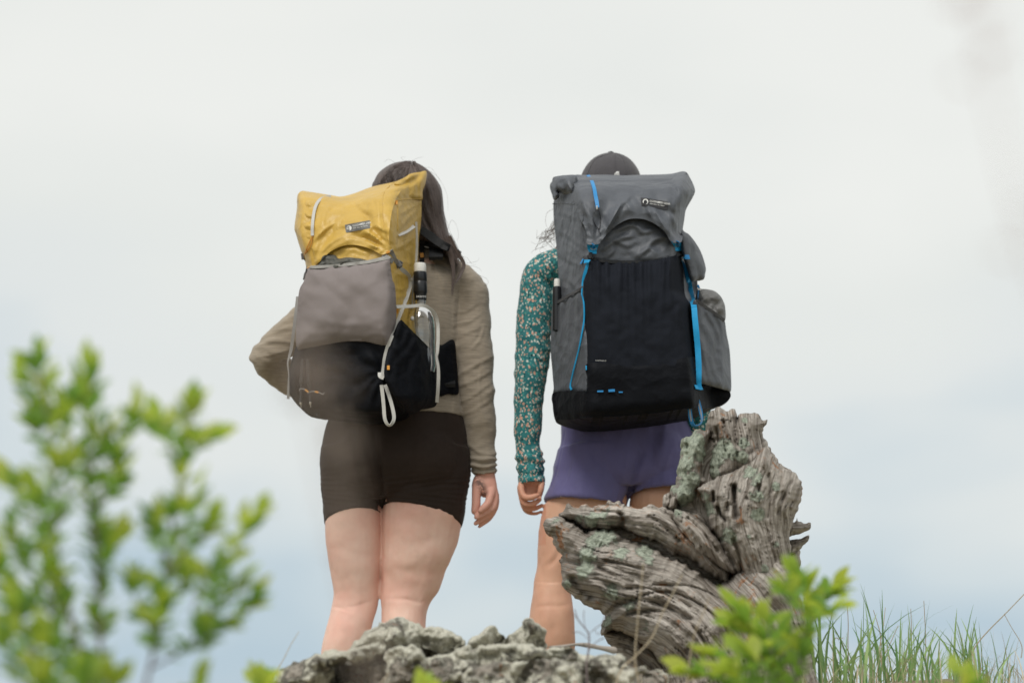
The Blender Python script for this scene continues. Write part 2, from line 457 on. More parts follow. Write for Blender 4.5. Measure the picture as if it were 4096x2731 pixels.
def m_fabric(name, c, rough=.75, var=.18, weave=900, wrinkle=.5, sheen=.15, spec=.35, fold=14):
    t = NT(name); o = t.obj()
    f = t.noise(o, 9, 4, .6)
    colr = t.mix(t.ramp(f, (.3, 0), (.7, 1)), mulc(c, 1 - var), mulc(c, 1 + var))
    g = t.noise(o, 420, 2)
    colr = t.mix(t.math('MULTIPLY', g, .25), colr, mulc(c, .55))
    b = t.bump(t.noise(o, weave, 2), .25, .0006)
    b = t.bump(t.noise(o, fold, 5, .6, dist=.6), wrinkle, .005, b)
    return t.fin(colr, rough, b, Sheen_Weight=sheen, Specular_IOR_Level=spec)
def m_ripstop(name, c, rough=.6, var=.14, wrinkle=.5, spec=.35, crinkle=.42):
    t = NT(name); o = t.obj()
    f = t.noise(o, 7, 4, .6)
    colr = t.mix(t.ramp(f, (.3, 0), (.7, 1)), mulc(c, 1 - var), mulc(c, 1 + var))
    w1 = t.n('ShaderNodeTexWave', wave_type='BANDS', bands_direction='X', wave_profile='SIN'); w1.inputs['Scale'].default_value = 52; t.l(o, w1.inputs[0])
    w2 = t.n('ShaderNodeTexWave', wave_type='BANDS', bands_direction='Z', wave_profile='SIN'); w2.inputs['Scale'].default_value = 52; t.l(o, w2.inputs[0])
    grid = t.math('MAXIMUM', t.math('POWER', w1.outputs['Fac'], 14), t.math('POWER', w2.outputs['Fac'], 14))
    colr = t.mix(t.math('MULTIPLY', grid, .07), colr, mulc(c, .6))
    b = t.bump(grid, .10, .0004)
    b = t.bump(t.noise(o, 18, 6, .62, dist=.9), wrinkle, .006, b)
    dv = t.n('ShaderNodeVectorMath', operation='MULTIPLY_ADD'); t.l(t.noise(o, 14, 3, .5, out='Color'), dv.inputs[0]); dv.inputs[1].default_value = (.05, .05, .05); t.l(o, dv.inputs[2])
    cr = t.voro(t.map(dv.outputs[0], (1, 1, 1.5), (0, .5, 0)), 17).outputs['Distance']
    cr2 = t.voro(t.map(dv.outputs[0], (1, 1, .7), (0, -.4, 0)), 34).outputs['Distance']
    b = t.bump(cr, crinkle, .010, b); b = t.bump(cr2, crinkle, .004, b)
    return t.fin(colr, rough, b, Specular_IOR_Level=spec)
def m_plain(name, c, rough=.5, metal=0.0, var=.1, scale=60, bump=.1):
    t = NT(name); o = t.obj()
    f = t.noise(o, scale, 3)
    return t.fin(t.mix(f, mulc(c, 1 - var), mulc(c, 1 + var)), rough, t.bump(f, bump, .001), Metallic=metal)
def m_web(name, c, rough=.6):
    t = NT(name); o = t.obj()
    w = t.n('ShaderNodeTexWave', wave_type='BANDS', bands_direction='DIAGONAL'); w.inputs['Scale'].default_value = 330; t.l(o, w.inputs[0])
    colr = t.mix(t.noise(o, 70, 2), mulc(c, .86), mulc(c, 1.08))
    return t.fin(t.mix(t.math('MULTIPLY', w.outputs['Fac'], .18), colr, mulc(c, .5)), rough, t.bump(w.outputs['Fac'], .3, .0006), Specular_IOR_Level=.35)
def m_heather(name, c):
    t = NT(name); o = t.obj()
    s = t.noise(t.map(o, (14, 14, 260), (0, .12, 0)), 1.6, 4, .65)
    s2 = t.noise(t.map(o, (40, 40, 500), (0, .12, 0)), 1.0, 2, .6)
    k = t.math('ADD', t.math('MULTIPLY', s, .65), t.math('MULTIPLY', s2, .35))
    colr = t.ramp(k, (.34, mulc(c, .72)), (.5, c), (.66, mulc(c, 1.22)))
    b = t.bump(s2, .2, .0008)
    b = t.bump(t.noise(t.map(o, (1, 1, 2.2)), 16, 5, .6, dist=.8), .45, .004, b)
    return t.fin(colr, .9, b, Sheen_Weight=.25, Specular_IOR_Level=.2)
def m_floral(name):
    t = NT(name); o = t.obj()
    dist = t.noise(o, 90, 2, out='Color')
    v = t.n('ShaderNodeVectorMath', operation='MULTIPLY_ADD'); t.l(dist, v.inputs[0]); v.inputs[1].default_value = (.008, .008, .008); t.l(o, v.inputs[2])
    vv = v.outputs[0]
    teal = t.ramp(t.noise(o, 40, 3), (.3, (.018, .125, .138)), (.7, (.045, .222, .232)))
    col_ = teal
    for sc, thr, lo, cA in ((125, .45, .45, (.06, .32, .29)), (120, .40, .50, (.006, .035, .042)), (72, .40, .48, (.62, .34, .25)), (115, .46, .48, (.62, .38, .29)), (100, .42, .46, (.66, .70, .64)), (130, .40, .5, (.6, .62, .54)), (70, .16, .40, (.40, .20, .10))):
        x = t.voro(t.map(vv, (1, 1.4, .8), (.4, .2, .3), (sc * .013, sc * .029, sc * .017)), sc); x.distance = 'MANHATTAN'
        pick = t.math('GREATER_THAN', t.n_sep(x.outputs['Color']), lo)
        m = t.math('MULTIPLY', t.math('LESS_THAN', x.outputs['Distance'], thr), pick)
        col_ = t.mix(m, col_, cA)
    b = t.bump(t.noise(t.map(o, (1, 1, 1.8)), 20, 5, .6, dist=.7), .4, .004)
    return t.fin(col_, .85, b, Sheen_Weight=.15, Specular_IOR_Level=.2)
def _nsep(s, c):
    x = s.n('ShaderNodeSeparateColor'); s.l(c, x.inputs[0]); return x.outputs[0]
NT.n_sep = _nsep
def m_skin(name, c, pink):
    t = NT(name); o = t.obj()
    f = t.noise(o, 7, 4, .6); g = t.noise(o, 38, 3, .6); h = t.noise(o, 260, 2)
    colr = t.mix(t.ramp(f, (.35, 0), (.68, 1)), c, pink)
    colr = t.mix(t.math('MULTIPLY', t.ramp(g, (.5, 0), (.8, 1)), .3), colr, mulc(pink, .8))
    hand = t.attr('hand', 'Fac')
    colr = t.mix(t.math('MULTIPLY', hand, .6), colr, (pink[0] * .92, pink[1] * .74, pink[2] * .70))
    ink = t.attr('tattoo', 'Fac')
    iv = t.noise(t.map(o, (1, 1, 1)), 75, 3, .6, dist=2.0)
    line = t.math('LESS_THAN', t.math('ABSOLUTE', t.math('SUBTRACT', iv, .5)), .045)
    blot = t.math('GREATER_THAN', t.noise(o, 48, 2), .545)
    colr = t.mix(t.math('MULTIPLY', t.math('MULTIPLY', ink, .72), t.math('MAXIMUM', line, blot)), colr, (.035, .037, .04))
    b = t.bump(h, .15, .0006); b = t.bump(g, .12, .003, b)
    return t.fin(colr, .55, b, Subsurface_Weight=.12, Subsurface_Radius=(.012, .005, .003), Specular_IOR_Level=.35)
def m_hair(name, a, b_):
    t = NT(name); g = t.attr('grain')
    f = t.noise(t.map(g, (1, .035, 1)), 1.1, 4, .7)
    return t.fin(t.ramp(f, (.3, a), (.7, b_)), .48, t.bump(f, .9, .004), Specular_IOR_Level=.55)
def m_wood(name):
    t = NT(name); o = t.obj(); g = t.attr('grain')
    f1 = t.noise(t.map(g, (.42, .020, 1)), 1.0, 5, .72)
    f2 = t.noise(t.map(g, (.22, .016, 1)), 1.0, 4, .6)
    f3 = t.noise(t.map(g, (.8, .028, 1)), 1.0, 4, .75)
    base = t.ramp(f2, (.25, (.19, .165, .14)), (.5, (.40, .36, .318)), (.75, (.62, .575, .52)))
    base = t.mix(t.math('MULTIPLY', t.ramp(f1, (.36, 1), (.52, 0)), .72), base, (.085, .066, .05))
    base = t.mix(t.math('MULTIPLY', t.ramp(f3, (.5, 0), (.66, 1)), .6), base, (.64, .59, .53))
    base = t.mix(t.math('MULTIPLY', t.ramp(f3, (.34, 1), (.45, 0)), .6), base, (.10, .08, .062))
    blotch = t.ramp(t.noise(o, 9, 5, .65), (.48, 0), (.62, 1))
    base = t.mix(t.math('MULTIPLY', blotch, .32), base, (.12, .09, .068))
    # lichens: pale grey-green crusts and rusty orange ones
    la = t.attr('lichen', 'Fac')
    ln = t.math('ADD', t.noise(o, 24, 7, .74), t.math('MULTIPLY', la, 1.45))
    lm = t.ramp(ln, (.60, 0), (.65, 1))
    lc = t.ramp(t.noise(o, 95, 4, .7), (.30, (.19, .22, .165)), (.5, (.43, .475, .385)), (.7, (.62, .66, .54)))
    base = t.mix(lm, base, lc)
    om = t.math('MULTIPLY', t.ramp(t.noise(t.map(o, (1, 1, .6), (0, 0, 0), (3, 1, 2)), 17, 5, .7), (.59, 0), (.66, 1)), t.math('SUBTRACT', 1.0, lm))
    base = t.mix(t.math('MULTIPLY', om, .75), base, (.33, .125, .03))
    b = t.bump(f1, .9, .010); b = t.bump(f3, .7, .005, b)
    b = t.bump(t.math('MULTIPLY', lm, t.noise(o, 130, 4, .7)), .9, .010, b)
    return t.fin(base, .92, b, Specular_IOR_Level=.15)
def m_rock(name):
    t = NT(name); o = t.obj()
    f = t.noise(o, 6, 6, .65); g = t.noise(o, 55, 5, .7); h = t.noise(o, 11, 9, .72)
    base = t.ramp(f, (.3, (.20, .175, .145)), (.52, (.38, .345, .295)), (.75, (.55, .51, .45)))
    base = t.mix(t.math('MULTIPLY', t.ramp(g, (.45, 0), (.7, 1)), .4), base, (.10, .088, .075))
    lm = t.ramp(h, (.415, 0), (.47, 1))
    lc = t.ramp(t.noise(o, 130, 4, .7), (.3, (.35, .335, .26)), (.5, (.66, .64, .53)), (.7, (.83, .81, .70)))
    base = t.mix(t.math('MULTIPLY', lm, .92), base, lc)
    om = t.ramp(t.noise(t.map(o, loc=(5, 2, 1)), 15, 5, .7), (.635, 0), (.69, 1))
    base = t.mix(t.math('MULTIPLY', om, .8), base, (.34, .13, .03))
    b = t.bump(g, .7, .008); b = t.bump(t.math('MULTIPLY', lm, t.noise(o, 140, 4, .7)), .9, .009, b); b = t.bump(h, .5, .02, b)
    return t.fin(base, .95, b, Specular_IOR_Level=.15)
def m_leaf(name, a, b_):
    t = NT(name); o = t.obj()
    oi = t.n('ShaderNodeObjectInfo')
    c = t.mix(oi.outputs['Random'], a, b_)
    c = t.mix(t.math('MULTIPLY', t.noise(o, 70, 3), .35), c, mulc(a, .6))
    t.fin(c, .42, t.bump(t.noise(o, 160, 2), .2, .001), Specular_IOR_Level=.4)
    tr = t.n('ShaderNodeBsdfTranslucent'); t.l(t.mix(1.0, c, (1.22, 1.25, .68), 'MULTIPLY'), tr.inputs[0])
    mx = t.n('ShaderNodeMixShader'); mx.inputs[0].default_value = .6
    t.l(t.p.outputs[0], mx.inputs[1]); t.l(tr.outputs[0], mx.inputs[2]); t.l(mx.outputs[0], t.o.inputs['Surface'])
    return t.m
def m_blade(name, a, b_, tr_=.35):
    t = NT(name); f = t.attr('tone', 'Fac')
    c = t.mix(f, a, b_); t.fin(c, .5, None, Specular_IOR_Level=.3)
    tr = t.n('ShaderNodeBsdfTranslucent'); t.l(c, tr.inputs[0])
    mx = t.n('ShaderNodeMixShader'); mx.inputs[0].default_value = tr_
    t.l(t.p.outputs[0], mx.inputs[1]); t.l(tr.outputs[0], mx.inputs[2]); t.l(mx.outputs[0], t.o.inputs['Surface'])
    return t.m
def m_meshcloth(name, c, clear=.14):
    t = NT(name); o = t.obj()
    w1 = t.n('ShaderNodeTexWave', wave_type='BANDS', bands_direction='X'); w1.inputs['Scale'].default_value = 170; t.l(o, w1.inputs[0])
    w2 = t.n('ShaderNodeTexWave', wave_type='BANDS', bands_direction='Z'); w2.inputs['Scale'].default_value = 170; t.l(o, w2.inputs[0])
    hole = t.math('MULTIPLY', w1.outputs['Fac'], w2.outputs['Fac'])
    colr = t.mix(t.noise(o, 7, 3, .5), mulc(c, .95), mulc(c, 1.07))
    colr = t.mix(t.math('MULTIPLY', hole, .6), colr, mulc(c, .45))
    b = t.bump(hole, .35, .0008); b = t.bump(t.noise(t.map(o, (3, 1, .6)), 12, 3, .5), .12, .003, b)
    t.fin(colr, .9, b, Specular_IOR_Level=.05)
    tp = t.n('ShaderNodeBsdfTransparent'); mx = t.n('ShaderNodeMixShader'); t.l(t.math('MULTIPLY', hole, clear), mx.inputs[0])
    t.l(t.p.outputs[0], mx.inputs[1]); t.l(tp.outputs[0], mx.inputs[2]); t.l(mx.outputs[0], t.o.inputs['Surface'])
    return t.m
def m_clear(name):
    """thin-walled clear plastic"""
    t = NT(name); o = t.obj()
    lw = t.n('ShaderNodeLayerWeight'); lw.inputs['Blend'].default_value = .35
    tp = t.n('ShaderNodeBsdfTransparent'); tp.inputs[0].default_value = (.90, .91, .89, 1)
    gl = t.n('ShaderNodeBsdfGlossy'); gl.inputs['Roughness'].default_value = .08; gl.inputs['Color'].default_value = (.9, .9, .9, 1)
    t.l(t.bump(t.noise(t.map(o, (30, 30, 6)), 1.0, 3), .5, .004), gl.inputs['Normal'])
    mx = t.n('ShaderNodeMixShader'); t.l(t.math('MULTIPLY_ADD', lw.outputs['Fresnel'], .75, .10), mx.inputs[0])
    t.l(tp.outputs[0], mx.inputs[1]); t.l(gl.outputs[0], mx.inputs[2]); t.l(mx.outputs[0], t.o.inputs['Surface'])
    return t.m
def m_ground(name):
    t = NT(name); o = t.obj()
    f = t.noise(o, 3, 6, .65); g = t.noise(o, 60, 4, .7)
    c = t.ramp(f, (.3, (.20, .19, .10)), (.5, (.36, .31, .20)), (.7, (.54, .47, .34)))
    c = t.mix(t.math('MULTIPLY', g, .35), c, (.16, .13, .085))
    return t.fin(c, .95, t.bump(g, .8, .03))

M = dict(
    ground=m_ground('ground'), rock=m_rock('lichen_rock'), wood=m_wood('weathered_wood'),
    tan=m_heather('tan_wool', (.305, .258, .203)), floral=m_floral('teal_floral'),
    brown=m_fabric('brown_stretch', (.032, .0215, .0172), .7, .12, wrinkle=.15, fold=22, sheen=.03, spec=.15),
    purple=m_fabric('purple_woven', (.128, .117, .268), .7, .1, wrinkle=.4),
    skinA=m_skin('skin_fair', (.80, .56, .455), (.75, .43, .345)), skinB=m_skin('skin_tan', (.66, .40, .275), (.63, .355, .245)),
    yellow=m_ripstop('yellow_nylon', (.54, .345, .065), .42, .12, .6, .5),
    black=m_ripstop('black_nylon', (.0056, .0064, .0090), .62, .2, .6, .10),
    charcoal=m_ripstop('charcoal_nylon', (.083, .091, .107), .5, .12, .5, .42),
    sack=m_ripstop('grey_nylon', (.135, .134, .132), .5, .12, .8),
    jacket=m_ripstop('olive_grey_nylon', (.085, .085, .074), .5, .2, .8),
    meshgrey=m_meshcloth('mauve_mesh', (.27, .237, .232)), meshblack=m_meshcloth('black_mesh', (.018, .0205, .0275), .03),
    elastic=m_web('grey_elastic', (.36, .35, .33)), blackweb=m_web('black_webbing', (.012, .013, .015)),
    greyweb=m_web('grey_webbing', (.30, .29, .28)), white=m_web('white_webbing', (.56, .55, .52)),
    greyedge=m_web('charcoal_elastic', (.065, .065, .07)),
    blue=m_web('blue_webbing', (.014, .345, .69)), bluedark=m_plain('blue_tape', (.01, .20, .48), .5),
    orange=m_plain('orange_tape', (.62, .27, .03), .55), buckle=m_plain('grey_plastic', (.10, .10, .105), .38),
    blackp=m_plain('black_plastic', (.010, .011, .014), .32), whitep=m_plain('white_plastic', (.70, .69, .66), .45),
    metal=m_plain('bare_metal', (.55, .52, .46), .35, 1.0), clear=m_clear('clear_plastic'), ink=m_plain('print_white', (.74, .74, .72), .6),
    inkgrey=m_plain('print_grey', (.5, .5, .49), .6), patchA=m_web('grey_label', (.17, .17, .165)), patchB=m_plain('black_label', (.022, .022, .026), .7),
    hairA=m_hair('dark_hair', (.030, .022, .020), (.15, .11, .096)), hairB=m_hair('brown_hair', (.07, .044, .032), (.22, .145, .11)),
    capm=m_fabric('charcoal_cotton', (.070, .066, .072), .85, .12, wrinkle=.6, fold=26), shoe=m_fabric('dark_shoe', (.05, .045, .04), .7), sole=m_plain('rubber_sole', (.03, .03, .03), .8),
    leafy=m_leaf('leaf_young', (.54, .60, .13), (.38, .53, .11)), leafg=m_leaf('leaf_green', (.20, .36, .10), (.32, .48, .11)),
    bark=m_plain('twig_bark', (.19, .15, .15), .85, scale=120, bump=.5), grass=m_blade('grass_blade', (.12, .26, .09), (.37, .52, .21)),
    straw=m_blade('dry_straw', (.42, .34, .22), (.60, .51, .37), .2), pole=m_plain('carbon_pole', (.012, .012, .013), .35),
)

# ------------------------------------------------------------------ ground: a slope up to a rocky crest, then away down the far side
def ground_z(x, y):
    z = np.interp(y, [-400, -60, -12, -7, -3.5, -2.1, -1.8, -1.45, -0.8, -0.35, 0.0, .8, 1.6, 5, 30, 300, 3000],
                  [-30, -9, -1.75, -.98, -.42, .02, .145, .168, .15, .03, 0, 0, -.12, -2.2, -16, -120, -160])
    near = np.exp(-((y + .6) / 3.0) ** 2)
    z = z + .115 * np.exp(-((x - 1.02) / .45) ** 2 - ((y + .5) / .5) ** 2)
    z = z - .16 * sstep(1.1, 2.2, -x) * np.exp(-((y + 1.0) / 1.2) ** 2)
    z = z + near * .02 * fbm(x * 3, y * 3, 0, 3, 3) * sstep(.0, 1.0, np.hypot(x, y) - .4)
    z = z + (1 - near) * np.minimum(np.hypot(x, y) / 400, 1) * 3 * fbm(x / 90, y / 90, 0, 5, 3) * (np.asarray(y) < 3000)
    return z
def axis_pts(a, b, fine, coarse):
    l = list(np.arange(-fine, fine + 1e-6, .06))
    g = .06
    while l[-1] < b: g *= 1.22; l.append(l[-1] + g)
    g = .06
    while l[0] > a: g *= 1.22; l.insert(0, l[0] - g)
    return np.array(l)
gx, gy = axis_pts(-3000, 3000, 2.4, 0), axis_pts(-3000, 3000, 3.0, 0)
GX, GY = np.meshgrid(gx, gy, indexing='ij'); GZ = ground_z(GX, GY)
nx, ny = GX.shape
GV = np.stack([GX, GY, GZ], -1).reshape(-1, 3)
GF = [(i * ny + j, (i + 1) * ny + j, (i + 1) * ny + j + 1, i * ny + j + 1) for i in range(nx - 1) for j in range(ny - 1)]
g_ = mesh_obj('ground', GV, GF, M['ground']); tag(g_, 'dry straw-coloured ground rising to a rocky crest', 'ground', None, 'structure')

# ================================================================== the two hikers
def cloth_folds(W, amp, sx, sz, seed, shear=0.0):
    return amp * (ridged(W[:, 0] * sx + W[:, 2] * shear, W[:, 1] * sx * .6, W[:, 2] * sz + W[:, 0] * shear, seed, 3) * .5)
def sleeve(rings, hem_in=.03):
    """rows: (centre, ax, ay); turns the open end inwards so that the cuff is hollow"""
    c, ax, ay = (np.array(a, float) for a in rings[-1]); c0 = np.array(rings[-2][0], float)
    t = (c0 - c) / np.linalg.norm(c0 - c)
    return rings + [(c, ax * .86, ay * .86), (c + t * hem_in * .5, ax * .8, ay * .8), (c + t * hem_in, ax * .74, ay * .74)]
def arm_rings(rows, ryf=.92):
    """rows: px centre, py, Y, half width px"""
    P = np.array([at(r[0], r[1], r[2]) for r in rows]); R = [r[3] / ppm(r[1], r[2]) for r in rows]
    return tube_rings(P, R, ryf)

# ---------------------------------------------------------------- hiker with the yellow pack
AB = at(396, 700, 0.0); AB[2] = 0.0; AB[1] = 0.0
legL = [hr(400 + y * .18033, 300 + l * .18033, 300 + r * .18033, Y, ry) for y, l, r, Y, ry in (
    (330, 190, 390, .01, .07), (480, 155, 430, .01, .08), (560, 138, 446, .01, .084), (650, 141, 455, .01, .083), (750, 143, 455, .01, .079), (850, 151, 455, .01, .075), (950, 168, 448, .01, .071),
    (1030, 182, 440, .01, .066), (1080, 186, 440, .012, .064), (1150, 177, 428, .008, .062), (1200, 165, 412, 0, .064), (1260, 148, 398, -.008, .066), (1340, 130, 384, -.012, .066), (1450, 118, 366, -.012, .060),
    (1650, 130, 325, 0, .047), (1850, 160, 290, .01, .037), (1940, 168, 285, .015, .04))]
legR = [hr(400 + y * .18033, 300 + l * .18033, 300 + r * .18033, Y, ry) for y, l, r, Y, ry in (
    (330, 510, 880, -.005, .08), (480, 480, 905, -.005, .09), (560, 466, 910, -.005, .098), (620, 458, 905, -.005, .10), (700, 457, 888, -.005, .097), (760, 457, 876, -.005, .094), (830, 456, 859, -.005, .09), (900, 454, 832, -.005, .085),
    (960, 453, 802, 0, .079), (1010, 450, 784, 0, .074), (1060, 449, 762, 0, .07), (1110, 448, 727, -.004, .066), (1170, 453, 709, -.010, .064), (1245, 450, 700, -.016, .066), (1340, 444, 700, -.018, .067), (1450, 446, 690, -.014, .06),
    (1650, 475, 640, 0, .047), (1850, 500, 610, .01, .037), (1940, 500, 612, .015, .04))]
def foot_geo(c):
    return loft_geo([(np.array(c) + p, (a, 0, 0), (0, 0, b)) for p, a, b in (((0, -.055, .035), .026, .03), ((0, -.03, .04), .034, .04), ((0, .03, .038), .036, .038), ((-.004, .10, .028), .042, .026), ((-.006, .16, .02), .040, .018), ((-.008, .19, .018), .024, .014))], 16, 3)
def finger(f, pts):
    P = f(*[(p[0], p[1]) for p in pts])
    return ptube([(*q, p[2], p[3]) for q, p in zip(P, pts)], n=12, sub=4)
handA = [
    loft_geo([hr(450 + y * .0542, 455 + l * .0542, 455 + r * .0542, Y, ry) for y, l, r, Y, ry in ((250, 400, 690, 0, .019), (420, 385, 735, 0, .018), (520, 335, 745, 0, .017), (620, 312, 765, -.002, .017), (700, 318, 775, -.002, .016), (770, 400, 785, 0, .015), (850, 520, 785, .002, .013))], 20, 4),
    finger(h1, [(430, 560, -.008, 4.9), (400, 720, -.010, 4.7), (392, 860, -.012, 4.0), (390, 1000, -.012, 3.9), (372, 1110, -.012, 3.5)]),
    finger(h1, [(680, 720, -.008, 3.8), (650, 840, -.022, 3.8), (610, 970, -.030, 3.5), (520, 1060, -.034, 3.2), (470, 1105, -.034, 2.8)]),
    finger(h1, [(720, 760, .000, 3.9), (720, 900, -.006, 3.9), (680, 1060, -.014, 3.5), (520, 1160, -.018, 3.2), (400, 1225, -.018, 2.7)]),
    finger(h1, [(735, 800, .010, 3.8), (735, 1000, .008, 3.6), (680, 1140, .002, 3.4), (500, 1270, -.002, 3.1), (385, 1345, -.002, 2.6)]),
    finger(h1, [(745, 820, .022, 3.4), (730, 1030, .022, 3.2), (660, 1200, .018, 3.0), (540, 1330, .014, 2.7), (450, 1405, .014, 2.3)])]
armRA = [(462, 284, 0, 17), (467, 310, 0, 15), (471, 345, -.01, 13.5), (474, 375, -.012, 12.5), (477, 400, -.01, 12), (480, 430, 0, 11), (483, 455, 0, 9.5), (485, 470, 0, 8.8)]
armLA = [(345, 284, 0, 14), (315, 312, -.005, 12), (288, 338, -.012, 10.5), (273, 356, -.008, 10), (287, 370, .03, 9.5), (304, 383, .08, 8.5), (325, 391, .13, 8), (338, 393, .15, 8)]
hnA = at(352, 396, .165)
bodyA_geo = [loft_geo(legL, 28, 3), loft_geo(legR, 28, 3), foot_geo(at(342, 762, .0) * (1, 1, 0)), foot_geo(at(398, 762, .0) * (1, 1, 0)),
    loft_geo([hr(262, 375, 440, 0, .07), hr(285, 350, 462, 0, .09), hr(330, 352, 458, 0, .095), hr(375, 350, 456, 0, .09), hr(410, 335, 458, 0, .10), hr(450, 330, 460, 0, .11), hr(474, 345, 450, 0, .085), hr(482, 360, 430, 0, .06)], 32, 4),
    loft_geo([hr(262, 385, 432, .0, .06), hr(245, 392, 424, .012, .052), hr(225, 392, 424, .02, .055)], 20, 3),
    ell_geo(at(408, 204, .03), .072, .092, .112), ell_geo(at(408, 206, .125), .012, .02, .018, 12), ell_geo(at(408, 226, .085), .04, .045, .04, 16), ell_geo(at(380.5, 207, .03), .01, .02, .03, 12), ell_geo(at(436, 207, .03), .01, .02, .03, 12),
    ptube([(345, 284, 0, 15), (375, 272, 0, 16), (408, 264, 0, 18), (440, 272, 0, 17), (462, 284, 0, 15)]),
    ptube(armRA), ptube(armLA),
    ptube([(338, 393, .15, 8), (347, 395, .16, 9.5), (358, 398, .165, 9)], .5)] + handA
for k in range(4): bodyA_geo.append(ptube([(358, 391 + k * 4.2, .166, 2.9), (369, 393 + k * 4.4, .168, 2.8), (378 - abs(k - 1.2) * 2, 396 + k * 4.4, .160, 2.4)], n=10))
bodyA_geo.append(ptube([(346, 390, .15, 3.6), (352, 381, .145, 3.3), (360, 377, .14, 2.8)], n=10))
def skin_attr(reach, ink):
    def f(W):
        px, py = proj(W)
        a = {'hand': reach(px, py, W).astype(float)}
        a['tattoo'] = ink(px, py, W).astype(float) if ink else np.zeros(len(W))
        return a
    return f
def inkA(px, py, W):
    t = dist_poly(px, py, h1((400, 470), (430, 560), (490, 650), (530, 790)), False)
    t2 = dist_poly(px, py, h1((330, 620), (350, 670)), False)
    return np.clip(1.3 - t / 4.5, 0, 1) * (W[:, 1] < .004) * (py > 470) * (py < 499) * (px > 468) + 0 * t2
legcr = [(c5((585, 1100), (625, 1110), (665, 1120)), -.0014, 1.3), (c5((690, 1105), (660, 1125), (600, 1118)), -.0010, 1.2), (c5((500, 960), (512, 1050), (520, 1130)), -.0020, 4.5), (c5((655, 960), (650, 1050), (640, 1110)), -.0015, 4.5), (c5((690, 880), (640, 930), (560, 950)), -.0015, 4.0), (c5((560, 780), (650, 790), (760, 760)), -.0010, 4.5), (c5((172, 1142), (230, 1152), (292, 1172)), -.0013, 1.3), (c5((230, 1010), (236, 1080), (240, 1140)), -.0020, 4.5), (c5((350, 1020), (362, 1100), (350, 1170)), -.0020, 4.0), (c5((200, 800), (290, 850), (400, 860)), -.0010, 5), (c5((560, 1180), (575, 1230), (580, 1300)), -.0015, 4), (c5((270, 1220), (265, 1300), (250, 1400)), -.0015, 5), (c5((500, 640), (600, 660), (720, 690)), -.0009, 5),
    (c6((200, 820), (165, 890), (120, 930)), -.0030, 3.0), (c6((52, 1012), (120, 1018), (210, 1016)), -.0013, 1.2), (c6((95, 880), (90, 960), (100, 1020)), -.0020, 4), (c6((150, 1080), (160, 1180), (165, 1300)), -.0020, 5), (c6((160, 650), (200, 760), (230, 860)), -.0015, 6)]
def legs_disp(W, N):
    return creases(*proj(W), legcr) * sstep(.1, .6, -N[:, 1]) + .0022 * fbm(W[:, 0] * 14, W[:, 1] * 14, W[:, 2] * 14, 11, 3) - .0016 * np.exp(-((W[:, 2] - .462 + .10 * vnoise(W[:, 0] * 9, 0, 0, 2) * .15) / .006) ** 2) * sstep(.45, .9, -N[:, 1])
personA = union('person', bodyA_geo, .0033, M['skinA'], None, AB, 3, lambda W, N: legs_disp(W, N) * (W[:, 2] < .9), skin_attr(lambda x, y, W: (y > 466) & (x > 462), inkA), bvh=False)
tag(personA, 'person in tan long-sleeved top and brown bike shorts wearing the yellow backpack', 'person')

# her shirt
shRA = arm_rings([(458, 282, 0, 17), (468, 291, 0, 20), (469.5, 310, 0, 20.3), (471.5, 335, -.008, 19.8), (473.5, 357, -.01, 19.2), (476, 386, -.01, 18), (478, 410, -.006, 16.6), (480.3, 436, 0, 15.2), (482.6, 454, 0, 13), (483.8, 463, 0, 13.8), (485, 473.5, 0, 11.4)])
shLA = arm_rings([(352, 282, 0, 17), (328, 300, -.005, 19), (300, 327, -.012, 18.5), (279, 345, -.02, 17.5), (266, 357, -.015, 16.5), (280, 370, .03, 16), (300, 384, .08, 14), (322, 391, .125, 11.5), (330, 393, .14, 10.8)])
torsoA = [hr(268, 368, 450, 0, .085), hr(280, 352, 466, 0, .102), hr(300, 346, 464, 0, .11), hr(340, 348, 461, 0, .113), (hr(375, 345, 459, 0, .11)), hr(398, 333, 461.5, 0, .118), hr(409, 329, 463, 0, .124, 0, .0), hr(416.5, 327, 464, 0, .127)]
collarA = [hr(266, 380, 436, 0, .07), hr(256, 388, 428, .008, .058), hr(249, 390, 427, .012, .057)]
def foldsA(W, N):
    px, py = proj(W)
    arm = (px > 452) | (px < 335)
    f = .0013 * ridged(px * .010 + py * .075, py * .01 - px * .06, W[:, 1] * 8, 21, 2) * arm
    f += .0030 * ridged(px * .045 - py * .018, py * .030 + px * .018, W[:, 1] * 5, 23, 2) * sstep(335, 365, py) * arm
    f += .004 * np.sin(py * .95 + 2.0 * vnoise(px * .06, py * .04, W[:, 1] * 9, 5)) * np.exp(-((py - 464) / 8) ** 2) * (px > 455)
    f += .0022 * np.exp(-((px - 272) / 24) ** 2) * np.sin((py - 356 - (px - 262) * .12) * .55 + 1.5 * vnoise(px * .08, py * .05, 0, 9)) * np.exp(-((py - 356) / 26) ** 2)
    f += .002 * fbm(px * .05, py * .05, W[:, 1] * 10, 29, 2)
    return f
